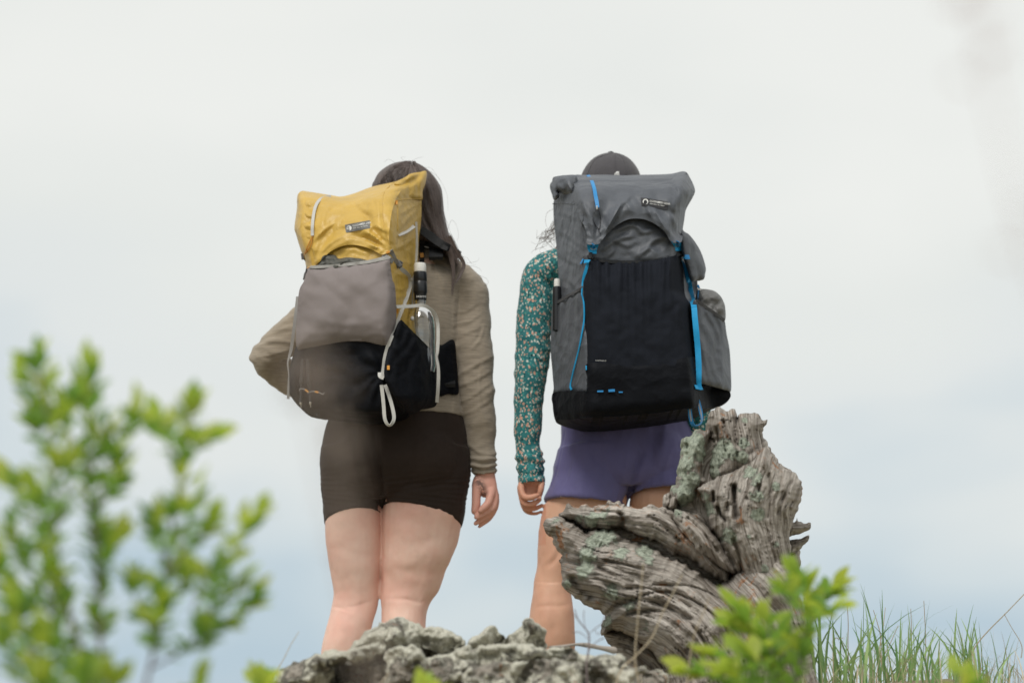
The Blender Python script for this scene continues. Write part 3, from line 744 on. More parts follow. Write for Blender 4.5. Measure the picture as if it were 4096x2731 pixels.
crA = [(c2((1835, 330), (1960, 305), (2070, 225)), 0.0021, 1.6), (c2((1840, 430), (1980, 395), (2080, 330)), 0.0021, 1.7), (c2((2110, 430), (2075, 540), (1985, 650)), 0.0023, 1.5), (c2((1865, 880), (2000, 790), (2175, 690)), 0.0029, 2.0), (c2((1885, 960), (2060, 880), (2190, 800)), 0.0026, 1.9),
    (c2((2085, 760), (2062, 950), (2075, 1180)), 0.0021, 1.3), (c2((1900, 1090), (2000, 1040), (2180, 900)), 0.0021, 1.8), (c2((1915, 1200), (2030, 1150), (2190, 1040)), 0.0021, 1.8), (c2((1840, 540), (1950, 500), (2120, 420)), 0.0016, 1.8), (c2((190, 540), (350, 470), (490, 440)), 0.0026, 2.0), (c2((170, 610), (330, 560), (480, 575)), 0.0026, 1.8),
    (c2((170, 690), (320, 672), (450, 625)), 0.0031, 1.7), (c2((210, 655), (300, 705), (440, 690)), 0.0026, 1.6), (c2((250, 480), (380, 410), (500, 350)), 0.0021, 2.2), (c2((200, 790), (330, 800), (440, 860)), 0.0021, 2.0), (c5((930, 235), (1000, 290), (1080, 300)), 0.0026, 1.8), (c5((945, 310), (1010, 335), (1085, 315)), 0.0031, 1.6), (c5((950, 350), (1020, 375), (1092, 350)), 0.0031, 1.6), (c1((1650, 950), (1720, 1100), (1800, 1280)), 0.0021, 1.6)]
_fa = foldsA
foldsA = lambda W, N: _fa(W, N) + creases(*proj(W), crA) * sstep(.0, .5, -N[:, 1])
shirtA = union('shirt', [loft_geo(torsoA, 36, 4), loft_geo(collarA, 24, 3), loft_geo(sleeve(shRA), 28, 3), loft_geo(sleeve(shLA), 28, 3),
    ptube([(352, 283, 0, 17.5), (380, 270, 0, 18), (408, 264, 0, 19), (432, 268, 0, 18.5), (455, 279, 0, 18.5), (467, 288, 0, 19)])], .0037, M['tan'], personA, disp=foldsA, bvh=True)
tag(shirtA, 'tan heathered long-sleeved shirt')

# her shorts
def foldsSA(W, N):
    px, py = proj(W)
    cr = dist_poly(px, py, c5((400, 120), (430, 330), (455, 480), (457, 600)), False)
    f = -.013 * np.exp(-(cr / 3.0) ** 2) * (N[:, 1] < -.2) * sstep(405, 470, py)
    und = np.exp(-((py - 483 + .00 * px) / 9) ** 2)
    f += .0012 * und * np.sin((py + (px - 395) * .10) * 1.15 + 2 * vnoise(px * .05, py * .02, 0, 3)) * (N[:, 1] < .3)
    f += .0010 * np.exp(-((py - 498) / 7) ** 2) * np.sin((py - (px - 430) * .12) * 1.25) * (N[:, 1] < .3)
    return f + .001 * fbm(px * .08, py * .08, 0, 3, 3)
q = .18033
shortsA = union('shorts', [
    loft_geo([hr(396, 336, 459, 0, .112), hr(405, 333, 461, 0, .118), hr(417, 329, 464, 0, .122), hr(429, 325, 467, -.004, .128), hr(454, 320.5, 469, -.008, .135), hr(470, 320, 471.3, -.008, .132), hr(488, 326, 466, 0, .115), hr(500, 345, 440, 0, .08)], 40, 4),
    loft_geo([hr(448, 321, 396, -.004, .125), hr(470, 320, 390, -.002, .112), hr(487, 320.8, 387, .006, .097), hr(500, 322, 385.6, .01, .093), hr(511, 323.3, 384.5, .01, .0885, .006, -.020), hr(519.5, 324.3, 383.5, .01, .0875, .010, -.024), hr(519.5, 327, 379.5, .01, .080, .010, -.024), hr(511, 330, 377, .01, .073, .008, -.02)], 32, 4),
    loft_geo([hr(448, 384, 470, -.006, .128), hr(470, 379, 471.2, -.006, .120), hr(487, 378.5, 469, -.005, .112), hr(500, 379.5, 466.5, -.005, .107), hr(508, 380.5, 464.8, -.005, .105, -.016, -.016), hr(516, 381, 461.8, -.005, .104, -.024, -.022), hr(516, 385, 459, -.005, .096, -.024, -.022), hr(508, 388, 456, -.005, .088, -.02, -.02)], 32, 4),
    ell_geo(at(362, 459, -.055), .085, .085, .095), ell_geo(at(426, 459, -.06), .092, .088, .097)],   .0033, M['brown'], personA, relax=5, disp=foldsSA, bvh=True)
tag(shortsA, 'brown stretch bike shorts')

def make_shoes(person, geos, m):
    for c in geos:
        up = loft_geo([(np.array(c) + p, (a, 0, 0), (0, 0, b)) for p, a, b in (((0, -.066, .045), .030, .038), ((0, -.04, .052), .042, .05), ((0, .03, .048), .043, .046), ((-.004, .10, .036), .050, .034), ((-.006, .17, .028), .046, .024), ((-.008, .205, .026), .028, .018))], 18, 3)
        s = mesh_obj('shoe', *up, M['shoe'], person)
        mesh_obj('sole', *loft_geo([(np.array(c) + p, (a, 0, 0), (0, 0, .013)) for p, a in (((0, -.075, .014), .028), ((0, -.04, .014), .044), ((0, .03, .014), .045), ((-.004, .10, .014), .053), ((-.006, .18, .014), .048), ((-.008, .215, .014), .026))], 18, 3), M['sole'], s)
make_shoes(personA, [at(342, 762, .0) * (1, 1, 0), at(398, 762, .0) * (1, 1, 0)], 0)

# her hair: a combed mass plus loose strands
hpoly = c1((1148, 372), (1170, 300), (1210, 232), (1280, 178), (1350, 148), (1430, 136), (1500, 141), (1570, 168), (1640, 220), (1700, 290), (1745, 372), (1756, 470), (1766, 560), (1790, 680), (1812, 765), (1842, 840), (1874, 900), (1888, 945), (1862, 940), (1835, 915), (1822, 960), (1800, 930), (1750, 880), (1700, 850), (1620, 800), (1500, 780), (1300, 760), (1165, 640))
part_line = c1((1490, 138), (1520, 260), (1560, 420), (1640, 620), (1730, 800), (1880, 1100))
def hair_y(px, py, d):
    cx = np.interp(py, [160, 230, 260], [408, 410, 418]); hw = np.interp(py, [160, 172, 200, 260], [20, 30, 36, 40])
    r = np.clip(np.abs(px - cx) / hw, 0, 1)
    y = -.105 * np.sqrt(np.clip(1 - .75 * r * r, 0, 1)) * rnd((py - 157) / 34) - .0
    y = np.where(py > 225, y - .035 * sstep(225, 262, py), y)
    dd, u, sd_ = dist_poly(px, py, part_line, False, True)
    return y + .03 * (1 - rnd(d / 5)) - .0055 * ridged((dd * sd_) * .22, u * .012, 0, 4, 3)
def hair_attr(px, py, d):
    dd, u, sd_ = dist_poly(px, py, part_line, False, True)
    return {'grain': np.stack([dd * sd_, u, np.zeros_like(u)], 1)}
hairA = sheet('hair', hpoly, hair_y, M['hairA'], personA, 1.5, lambda px, py, d: .035 + .03 * rnd(d / 14) * (py < 240) - .07 * sstep(235, 262, py), attrs=hair_attr, bvh=True, relax=1)
tag(hairA, 'long loose dark brown hair')
def strand_mesh(name, paths, r, mat, parent):
    V, F, G = [], [], []; k = 0
    for i, P in enumerate(paths):
        P = np.asarray(P); n = len(P); T = np.gradient(P, axis=0); T /= np.linalg.norm(T, axis=1, keepdims=True) + 1e-9
        a = np.cross(T, (0, 1.0, .2)); a /= np.linalg.norm(a, axis=1, keepdims=True) + 1e-9; b = np.cross(T, a)
        rr = (r * np.linspace(1, .35, n))[:, None]
        for j in range(3):
            an = j * 2.094; V.append(P + (a * math.cos(an) + b * math.sin(an)) * rr)
        for s in range(n - 1):
            for j in range(3):
                l = (j + 1) % 3; F.append((k + j * n + s, k + j * n + s + 1, k + l * n + s + 1, k + l * n + s))
        G.append(np.tile(np.stack([np.full(n, i * 3.1), np.arange(n) * 2.0, np.zeros(n)], 1), (3, 1))); k += 3 * n
    return mesh_obj(name, np.vstack(V), F, mat, parent, attrs={'grain': np.vstack(G)})
paths = []
rs = np.random.RandomState(3)
guides = [c1((1440, 138), (1330, 190), (1240, 290), (1175, 420)), c1((1480, 140), (1450, 220), (1420, 330), (1410, 420)), c1((1500, 141), (1570, 230), (1640, 400), (1690, 640), (1740, 850), (1800, 1000)),
          c1((1505, 142), (1640, 240), (1720, 400), (1740, 600), (1790, 800), (1890, 1000), (1850, 1180)), c1((1510, 143), (1600, 250), (1670, 450), (1700, 650), (1760, 840), (1840, 1060), (1840, 1240)), c1((1512, 143), (1570, 300), (1600, 500), (1640, 680), (1720, 830))]
gl = [resample(catmull(g, 8), .01, False)[::1] if False else resample(catmull(g, 8), 5, False) for g in guides]
gl = [np.stack([np.interp(np.linspace(0, 1, 22), np.linspace(0, 1, len(g)), g[:, k]) for k in range(2)], 1) for g in gl]
for i in range(420):
    a = rs.randint(2, 5) if rs.rand() < .72 else 0
    b = a + 1; w = rs.rand() * 1.12 - .06
    P = gl[a] * (1 - w) + gl[b] * w + rs.randn(2) * .35 + np.cumsum(rs.randn(22, 2) * .12, 0)
    P = P[:rs.randint(15, 23)]
    Y = hit([hairA.name], P[:, 0], P[:, 1], .0015 + rs.rand() * .003, -.1)
    Y = np.convolve(np.pad(Y, 2, mode='edge'), np.ones(5) / 5, 'valid')
    paths.append(at(P[:, 0], P[:, 1], Y))
for g, nn, s0 in ((c1((1770, 800), (1825, 960), (1845, 1090), (1832, 1285)), 46, 1.5), (c1((1810, 780), (1890, 935), (1935, 1020), (1912, 1100), (1855, 1195)), 40, 1.4), (c1((1780, 820), (1860, 950), (1905, 1060), (1850, 1250)), 14, 1.6)):
    G = catmull(g, 8); tt = np.linspace(1, .25, len(G))[:, None]
    for i in range(nn):
        P = (G + rs.randn(2) * s0 * tt + np.cumsum(rs.randn(len(G), 2) * .06, 0))[:rs.randint(len(G) - 7, len(G) + 1)]
        Y = np.minimum(hit([hairA.name, shirtA.name], P[:, 0], P[:, 1], .004 + rs.rand() * .005, -.12), -.105)
        Y = np.convolve(np.pad(Y, 3, mode='edge'), np.ones(7) / 7, 'valid'); paths.append(at(P[:, 0], P[:, 1], Y))
nmain = len(paths)
for g, Y in ((c1((1800, 720), (1830, 640), (1870, 680), (1890, 760), (1880, 820)), -.10), (c1((1950, 1010), (2010, 1000), (2050, 990), (2070, 960)), -.11), (c1((1930, 1040), (2000, 1030), (2060, 1050), (2090, 1080)), -.11), (c1((2060, 1110), (2130, 1140), (2142, 1180), (2095, 1212)), -.11),
             (c1((1480, 140), (1540, 110), (1590, 100)), -.02), (c1((1430, 137), (1400, 105), (1440, 100)), -.02), (c1((1350, 150), (1290, 120), (1250, 150)), -.02), (c1((1640, 220), (1720, 280), (1790, 420), (1800, 560)), -.03), (c1((1900, 950), (1960, 960), (2000, 1010), (2040, 1020)), -.12),
             (c1((1755, 560), (1800, 680), (1860, 850), (1960, 990)), -.08), (c1((1600, 190), (1660, 200), (1730, 300)), -.02)):
    P = catmull(g, 10); paths.append(at(P[:, 0], P[:, 1], Y))
strand_mesh('hair_strands', paths[:nmain], .00085, M['hairA'], personA)['kind'] = 'stuff'
strand_mesh('stray_hairs', paths[nmain:], .00042, M['hairA'], personA)['kind'] = 'stuff'

# ---------------------------------------------------------------- hiker with the grey pack
BG = .0
BB = at(620, 700, 0.05); BB[2] = 0.0; BB[1] = 0.05
def r6(y, l, r, Y, ry, **k): return hr(395 + y * .18349, 525 + l * .18349, 525 + r * .18349, Y, ry, **k)
legLB = [r6(*a) for a in ((380, 230, 500, .04, .08), (480, 185, 530, .04, .085), (520, 150, 545, .04, .09), (575, 116, 556, .04, .095), (650, 91, 535, .04, .09), (720, 78, 480, .04, .084), (800, 70, 420, .04, .076), (880, 67, 345, .04, .068), (930, 63, 300, .04, .062), (1000, 50, 262, .04, .058), (1060, 43, 252, .035, .058), (1120, 35, 257, .03, .06),
    (1200, 25, 266, .025, .062), (1280, 14, 271, .025, .062), (1360, 6, 272, .028, .059), (1500, 15, 255, .04, .05), (1700, 50, 220, .05, .038), (1850, 75, 190, .055, .033), (1960, 80, 190, .06, .036))]
legRB = [r6(*a) for a in ((380, 590, 900, .06, .08), (480, 600, 890, .06, .08), (560, 572, 912, .06, .094), (620, 572, 905, .06, .092), (720, 590, 865, .06, .084), (860, 620, 820, .06, .07), (980, 640, 795, .06, .06), (1100, 640, 800, .05, .058), (1250, 635, 810, .05, .062), (1400, 640, 805, .055, .058), (1700, 680, 770, .07, .038), (1960, 690, 765, .08, .036))]
handB = [
    loft_geo([hr(465 + y * .038256, 510 + l * .038256, 510 + r * .038256, Y, ry) for y, l, r, Y, ry in ((250, 330, 850, .04, .020), (430, 250, 880, .04, .019), (560, 215, 880, .046, .013), (680, 225, 840, .048, .011), (780, 250, 640, .046, .011))], 20, 4),
    finger(h2, [(300, 480, .03, 3.6), (290, 600, .022, 3.7), (330, 740, .014, 3.2), (390, 820, .010, 3.0), (520, 830, .004, 2.9), (640, 800, .002, 2.7), (735, 768, .004, 2.2)]),
    finger(h2, [(270, 560, .04, 3.4), (300, 760, .032, 3.3), (350, 930, .026, 3.0), (420, 1000, .022, 2.9), (580, 1005, .018, 2.8), (700, 940, .018, 2.6), (785, 875, .020, 2.2)]),
    finger(h2, [(280, 640, .05, 3.2), (320, 880, .044, 3.1), (380, 1080, .040, 2.9), (460, 1140, .036, 2.8), (640, 1125, .034, 2.7), (760, 1075, .036, 2.5), (835, 1035, .036, 2.0)]),
    finger(h2, [(300, 760, .058, 2.8), (350, 1000, .054, 2.7), (410, 1170, .052, 2.6), (540, 1245, .050, 2.5), (680, 1255, .050, 2.4), (800, 1205, .050, 1.9)]),
    finger(h2, [(820, 470, .03, 3.6), (815, 590, .024, 3.2), (790, 700, .024, 2.9), (775, 800, .028, 2.4)])]
armLB = [(546, 274, .05, 11), (538, 288, .05, 12), (533, 310, .045, 13), (532, 345, .04, 11.5), (531, 372, .035, 11), (529, 395, .035, 11), (528, 425, .04, 10), (530, 455, .04, 8.4), (532, 478, .04, 8.4)]
armRB = [(672, 268, .05, 14), (677, 285, .05, 13.5), (681, 320, .045, 12), (688, 360, .04, 11), (695, 395, .035, 10.5), (699, 430, .04, 9.5), (701, 465, .05, 8.2), (702, 480, .05, 8.4)]
bodyB_geo = [loft_geo(legLB, 28, 3), loft_geo(legRB, 28, 3), foot_geo(at(549, 762, .05) * (1, 1, 0)), foot_geo(at(657, 762, .07) * (1, 1, 0)),
    loft_geo([hr(262, 585, 642, .05, .065), hr(282, 555, 672, .05, .085), hr(330, 560, 668, .05, .09), hr(375, 565, 668, .05, .085), hr(410, 568, 680, .05, .09), hr(450, 570, 683, .05, .09), hr(468, 585, 670, .05, .07), hr(474, 600, 655, .05, .05)], 32, 4),
    loft_geo([hr(262, 592, 634, .05, .055), hr(240, 598, 628, .06, .05), hr(222, 598, 628, .065, .052)], 20, 3),
    ell_geo(at(611, 196, .075), .07, .09, .11), ell_geo(at(611, 200, .168), .012, .02, .018, 12), ell_geo(at(611, 220, .13), .04, .045, .04, 16), ell_geo(at(584, 200, .075), .01, .02, .03, 12), ell_geo(at(638, 200, .075), .01, .02, .03, 12),
    ptube([(548, 274, .05, 11), (575, 266, .05, 14), (611, 258, .05, 17), (648, 262, .05, 15), (672, 270, .05, 14)]),
    ptube(armLB), ptube(armRB)] + handB
bodyB_geo.append(ptube([(702, 480, .05, 8.6), (702, 492, .06, 9.4), (702, 502, .07, 8.5)], .5))
for k in range(4): bodyB_geo.append(ptube([(695 + k * 4.4, 502, .07, 2.9), (695 + k * 4.2, 514, .078, 2.8), (696 + k * 3.6, 523 - abs(k - 1.5) * 2, .09, 2.4)], n=10))
bodyB_geo.append(ptube([(696, 490, .07, 3.4), (690, 500, .09, 3.0), (690, 508, .10, 2.6)], n=10))
personB = union('person', bodyB_geo, .0033, M['skinB'], None, BB, 3, lambda W, N: legs_disp(W, N) * (W[:, 2] < .85), skin_attr(lambda x, y, W: (y > 476) & (x < 546) & (W[:, 2] > .62), None))
tag(personB, 'person in teal flowered top, purple shorts and dark cap wearing the grey backpack', 'person')
def q4(y, l, r): return (500 + (l + r) / 2 * .10629, 275 + y * .10629, (r - l) / 2 * .10629)
def q5(y, l, r): return (300 + (l + r) / 2 * .18033, 400 + y * .18033, (r - l) / 2 * .18033)
rows = [(549, 266, 15)] + [(541.5, 275, 18.5)] + [q4(*a) for a in ((50, 203, 500), (200, 180, 495), (400, 160, 484), (600, 151, 476), (750, 148, 468), (900, 142, 442), (1000, 138, 430), (1150, 133, 411), (1300, 134, 400), (1500, 135, 386))] + [q5(*a) for a in ((150, 1191, 1341), (250, 1195, 1331), (325, 1198, 1351), (385, 1206, 1352), (455, 1211, 1360))]
yy = np.interp([r[1] for r in rows], [266, 330, 380, 430, 480], [.05, .045, .035, .04, .04])
shLB = arm_rings([(a, b, y, c) for (a, b, c), y in zip(rows, yy)])
shRB = arm_rings([(664, 270, .05, 15), (671, 278, .05, 17), (677, 300, .05, 16), (683, 330, .045, 15.5), (690, 365, .04, 15), (695, 395, .035, 14.5), (697, 420, .04, 13.5), (700, 450, .05, 12), (701, 475, .05, 11.5)])
def foldsB(W, N):
    px, py = proj(W)
    f = .0018 * ridged(px * .012 + py * .06, py * .01 - px * .05, W[:, 1] * 8, 41, 2)
    f += .004 * np.sin(py * .62 + 2.2 * vnoise(px * .07, py * .04, W[:, 1] * 9, 6)) * np.exp(-((py - 461) / 9) ** 2) * (px < 560)
    f += .0022 * ridged(px * .04 - py * .03, py * .03 + px * .02, W[:, 1] * 5, 43, 2) * np.exp(-((py - 368) / 22) ** 2)
    f -= .0035 * np.exp(-((py - 474.2) / .9) ** 2) * (px < 560)
    return f
torsoB = [hr(266, 573, 652, .05, .08), hr(278, 556, 668, .05, .095), hr(300, 552, 672, .05, .10), hr(340, 556, 670, .05, .10), hr(375, 560, 670, .05, .098), hr(405, 560, 686, .05, .106), hr(420, 560, 690, .05, .11)]
shirtB = union('shirt', [loft_geo(torsoB, 36, 4), loft_geo([hr(264, 585, 640, .05, .07), hr(252, 594, 630, .058, .056), hr(246, 596, 629, .06, .055)], 24, 3), loft_geo(sleeve(shLB), 28, 3), loft_geo(sleeve(shRB), 28, 3),
    ptube([(545, 270, .05, 17.5), (575, 260, .05, 17), (611, 256, .05, 18), (648, 260, .05, 17), (672, 270, .05, 16)])], .0038, M['floral'], personB, disp=foldsB, bvh=True)
tag(shirtB, 'teal flowered long-sleeved shirt')
def foldsSB(W, N):
    px, py = proj(W)
    cr = dist_poly(px, py, c6((560, 130), (640, 300), (600, 420), (565, 580)), False)
    f = -.012 * np.exp(-(cr / 3.5) ** 2) * (N[:, 1] < -.1) * sstep(432, 470, py)
    f += .0045 * ridged(px * .035 + py * .01, py * .012 - px * .01, 0, 51, 2) + .002 * fbm(px * .06, py * .03, 0, 8, 3)
    f -= .003 * np.exp(-((dist_poly(px, py, c6((222, 200), (195, 300), (170, 400), (140, 500)), False) - .0) / .7) ** 2)
    return f
shortsB = union('shorts', [
    loft_geo([hr(400, 566, 682, .05, .105), hr(415, 564, 686, .05, .11), hr(426, 562.6, 690, .05, .115), hr(439, 561, 694, .046, .122), hr(455, 556, 699, .044, .126), hr(475, 552.5, 702, .046, .122), hr(487, 560, 690, .05, .10)], 40, 4),
    loft_geo([hr(448, 557, 645, .045, .125), hr(463, 553.4, 641, .045, .122), hr(476, 551.5, 636, .045, .122), hr(488, 548.5, 631, .045, .125, 0, -.01), hr(503, 545.5, 627.5, .045, .130, -.012, -.006), hr(503, 548.5, 624.5, .045, .122, -.012, -.006), hr(493, 552, 621, .045, .112, -.01, -.01)], 32, 4),
    loft_geo([hr(448, 632, 700, .055, .12), hr(463, 630, 701, .055, .118), hr(476, 629, 702, .055, .12), hr(492.5, 628.5, 703, .055, .126, .006, -.012), hr(492.5, 631, 700, .055, .118, .006, -.012), hr(480, 634, 697, .055, .108, .006, -.01)], 32, 4),
    ell_geo(at(600, 455, .0), .075, .08, .085), ell_geo(at(660, 455, .0), .075, .08, .085)],   .0036, M['purple'], personB, relax=5, disp=foldsSB, bvh=True)
tag(shortsB, 'purple woven running shorts')
sheet('reflective_tab', c6((188, 548), (225, 553), (227, 566), (200, 562)), on([shortsB.name], .002), M['inkgrey'], shortsB, 1.0, .001, False)
make_shoes(personB, [at(549, 762, .05) * (1, 1, 0), at(657, 762, .07) * (1, 1, 0)], 0)

# cap: six-panel crown, button, brim
capc = at(611, 188, .075); cr_ = 31.6 / ppm(185, .075)
cap = empty('cap', capc); cap.parent = None
def cap_geo():
    V, F = [], []; na, nl = 72, 16
    for i in range(nl + 1):
        e = math.radians(-14 + i / nl * 103)
        for j in range(na):
            a = 2 * math.pi * j / na
            seam = math.exp(-(((a - math.pi / 6) % (math.pi / 3) - math.pi / 6) / .035) ** 2)
            r = cr_ * max(math.cos(e), .0) ** .92 if e > 0 else cr_ * (1 + .02 * e)
            r = r * (1 - .018 * seam + .010 * vnoise(math.cos(a) * 2, math.sin(a) * 2, e * 3, 3))
            V.append(capc + np.array([r * math.cos(a), r * 1.14 * math.sin(a), cr_ * 1.12 * math.sin(e) if e > 0 else cr_ * math.sin(e)]))
    for i in range(nl):
        for j in range(na):
            k = (j + 1) % na; F.append((i * na + j, i * na + k, (i + 1) * na + k, (i + 1) * na + j))
    F.append(tuple(range(nl * na, (nl + 1) * na)))
    return V, F
bpy.data.objects.remove(cap)
cap = mesh_obj('cap', *cap_geo(), M['capm'], personB, bvh=True); md = cap.modifiers.new('s', 'SOLIDIFY'); md.thickness = .0015
tag(cap, 'charcoal baseball cap')
topz = capc[2] + cr_ * 1.12
mesh_obj('button', *ell_geo((capc[0] + .000, capc[1], topz + .001), .0095, .0095, .0065, 16), M['blackp'], cap)
bv, bf = loft_geo([((capc[0], capc[1] + cr_ * 1.0 + s * .07, capc[2] - .012 - s * s * .02), (cr_ * .86 * math.sqrt(max(1 - s ** 2.6, .01)), 0, 0), (0, 0, .003)) for s in np.linspace(0, 1, 8)], 20, 2)
mesh_obj('brim', bv, bf, M['capm'], cap)
for P in (c3((1080, 72), (1084, 150), (1090, 280)), c3((1090, 72), (1160, 130), (1190, 280)), c3((1070, 72), (900, 130), (820, 280))):
    cord_on('seam', P, .38, M['capm'], cap, [cap.name], .0006)
for k in range(4):
    P = c3((1078 + k * 14, 282), (1088 + k * 9, 262), (1100 + k * 6, 250))
    cord_on('stitching', P, .45, M['ink'], cap, [cap.name], .001)
rs = np.random.RandomState(5); paths = []
for i in range(34):
    x0 = 550 + rs.rand() * 10; y0 = 224 + rs.rand() * 6
    e = np.array([rs.uniform(536, 556), rs.uniform(236, 250)]); m = np.array([rs.uniform(541, 556), rs.uniform(230, 240)])
    P = catmull([(x0 + 5, y0 - 8), (x0, y0), m, e, e + rs.randn(2) * (2.5, 2)], 6)
    paths.append(at(P[:, 0], P[:, 1], .02 + rs.rand() * .05))
for g in (c3((500, 600), (440, 640), (430, 740), (470, 800)), c3((510, 830), (360, 880), (350, 790)), c3((480, 870), (370, 870), (400, 890)), c3((420, 950), (310, 990), (300, 1020)), c3((440, 900), (360, 930), (330, 980))):
    P = catmull(g, 8); paths.append(at(P[:, 0], P[:, 1], .03))
strand_mesh('hair_strands', paths, .0006, M['hairB'], personB)['kind'] = 'stuff'
mesh_obj('hair', *loft_geo([hr(185, 583, 639, .06, .09), hr(210, 578, 644, .05, .085), hr(235, 562, 640, .045, .07), hr(248, 555, 625, .035, .05)], 24, 4), M['hairB'], personB, attrs=None)

# ================================================================== yellow backpack
packA = empty('backpack', at(365, 415, -.25)); tag(packA, 'yellow roll-top hiking backpack with grey mesh pocket and black base', 'backpack')
YB = -.125
polyA = np.vstack([c1((560, 420), (720, 432), (900, 452), (1050, 425), (1200, 375), (1340, 335), (1430, 320), (1500, 285), (1580, 262), (1598, 330), (1580, 385), (1574, 465), (1572, 600), (1562, 700), (1548, 800), (1542, 1000), (1535, 1150)),
    c2((1510, 100), (1500, 330), (1560, 560), (1640, 760), (1650, 840), (1600, 900), (1500, 940), (1300, 980), (1100, 1000), (900, 1000), (800, 990), (690, 980), (620, 960), (560, 930), (520, 890), (500, 850), (498, 800), (505, 740), (515, 660), (512, 560), (520, 300), (540, 100)),
    c1((555, 1240), (580, 1150), (605, 1060), (590, 980), (560, 910), (540, 850), (512, 760), (505, 690), (522, 540), (528, 450))])
polyA_c = catmull(polyA, 6, True)
topA = c1((540, 392), (720, 415), (890, 438), (1000, 410), (1150, 355), (1340, 312), (1480, 245), (1615, 225))
def profA(px, py):
    e = np.interp(py, [180, 200, 300, 345, 375, 420], [394, 390, 394, 389, 384, 388])
    r = np.interp(py, [180, 300, 330, 370, 420], [422, 421, 426, 436, 438])
    front = -.262 - (px - 297) / 95 * .10 - .022 * np.sin(np.clip((py - 190) / 230, 0, 1) * math.pi)
    ye = -.262 - (e - 297) / 95 * .10
    side = ye + (px - e) / (r - e + 1e-6) * (YB - .0 - ye)
    k = .018
    return np.maximum(front, side) + k * np.log1p(np.exp(-np.abs(front - side) / k)) - .004
def wrA(px, py):
    f = (.006 * ridged(px * .022 + py * .012, py * .020 - px * .016, 0, 61, 2) * .5 + .004 * fbm(px * .05, py * .05, 0, 63, 3)) * (1 - .7 * sstep(386, 396, px))
    return f
def bodyA(px, py, pad=0.0):
    d = np.clip(dist_poly(px, py, polyA_c) * np.where(inside(px, py, polyA_c), 1, -1) + 2.0 + pad, 0, None)
    ty = np.interp(px, topA[:, 0], topA[:, 1])
    tp = .30 + .70 * rnd((py - ty) / 42)
    low = .55 + .45 * rnd((np.interp(px, [280, 330, 437], [392, 418, 404]) - py + 4) / 30)
    return YB + (profA(px, py) - YB) * rnd(d / 7) * tp * low + wrA(px, py) * rnd(d / 9) - creases(px, py, crYA)
crYA = [(c1((1380, 720), (1450, 640), (1545, 530)), .010, 1.6), (c1((1390, 590), (1480, 540), (1560, 490)), .008, 1.5), (c1((1335, 890), (1420, 860), (1505, 790)), .010, 1.8), (c1((1320, 960), (1420, 1000), (1520, 1010)), .008, 1.6), (c1((1350, 1080), (1430, 1120), (1500, 1100)), .008, 1.6), (c2((1340, 100), (1400, 120), (1480, 90)), .009, 1.6), (c2((1350, 200), (1420, 180), (1490, 190)), .009, 1.6), (c1((900, 930), (1000, 900), (1120, 930)), .006, 1.8), (c1((820, 930), (920, 890), (1050, 880)), .006, 1.5)]
polyA_m = np.vstack([polyA[:17], c2((1510, 100), (1500, 330), (1540, 560), (1560, 700), (1400, 760), (1200, 700), (900, 690), (700, 700), (560, 712), (518, 660), (514, 560), (520, 300), (540, 100)), polyA[-11:]])
sheet('main_compartment', polyA_m, lambda px, py, d: bodyA(px, py), M['yellow'], packA, 1.8, lambda px, py, d: YB + .012 * rnd(d / 10), relax=1, bvh=True)
# top flap, folded over and pulled down
flapA_p = np.vstack([c1((545, 392), (600, 395), (720, 414), (820, 430), (890, 438), (1000, 410), (1150, 355), (1340, 312), (1420, 280), (1480, 242), (1490, 262), (1440, 320), (1390, 400), (1345, 490), (1315, 600), (1298, 740), (1300, 840), (1322, 892), (1240, 935), (1190, 912), (1100, 872), (980, 850), (880, 866), (790, 912), (740, 962), (690, 1005), (622, 1056), (592, 1050), (576, 985), (550, 920), (530, 860), (500, 760), (487, 700), (508, 540), (512, 435))])
silA = c1((592, 1050), (576, 985), (550, 920), (530, 860), (500, 760), (487, 700), (508, 540), (512, 435), (545, 392), (600, 395), (720, 414), (820, 430), (890, 438), (1000, 410), (1150, 355), (1340, 312), (1420, 280), (1480, 242))
crFA = [(c1((640, 830), (750, 720), (900, 630)), 0.0059, 1.70), (c1((680, 960), (790, 840), (930, 760)), 0.0068, 1.70), (c1((1285, 870), (1190, 790), (1080, 730)), 0.0068, 1.53), (c1((1240, 905), (1120, 830), (980, 800)), 0.0068, 1.61), (c1((1110, 760), (1160, 690), (1290, 740)), 0.0059, 2.04), (c1((720, 690), (760, 560), (850, 480)), 0.0043, 1.87),
    (c1((540, 470), (575, 540), (560, 620)), 0.0059, 1.27), (c1((560, 560), (600, 610), (640, 600)), 0.0051, 1.10), (c1((530, 660), (580, 690), (625, 680)), 0.0051, 1.10), (c1((560, 760), (590, 800), (640, 810)), 0.0051, 1.10), (c1((580, 440), (610, 500), (640, 520)), 0.0051, 1.19), (c1((1000, 440), (1050, 520), (1150, 600)), 0.0043, 2.21), (c1((1150, 400), (1200, 500), (1210, 640)), 0.0043, 1.87), (c1((1260, 340), (1248, 480), (1262, 700)), 0.0034, 0.68), (c1((760, 760), (840, 700), (960, 690)), 0.0043, 1.53), (c1((850, 470), (920, 520), (1000, 500)), 0.0034, 2.04)]
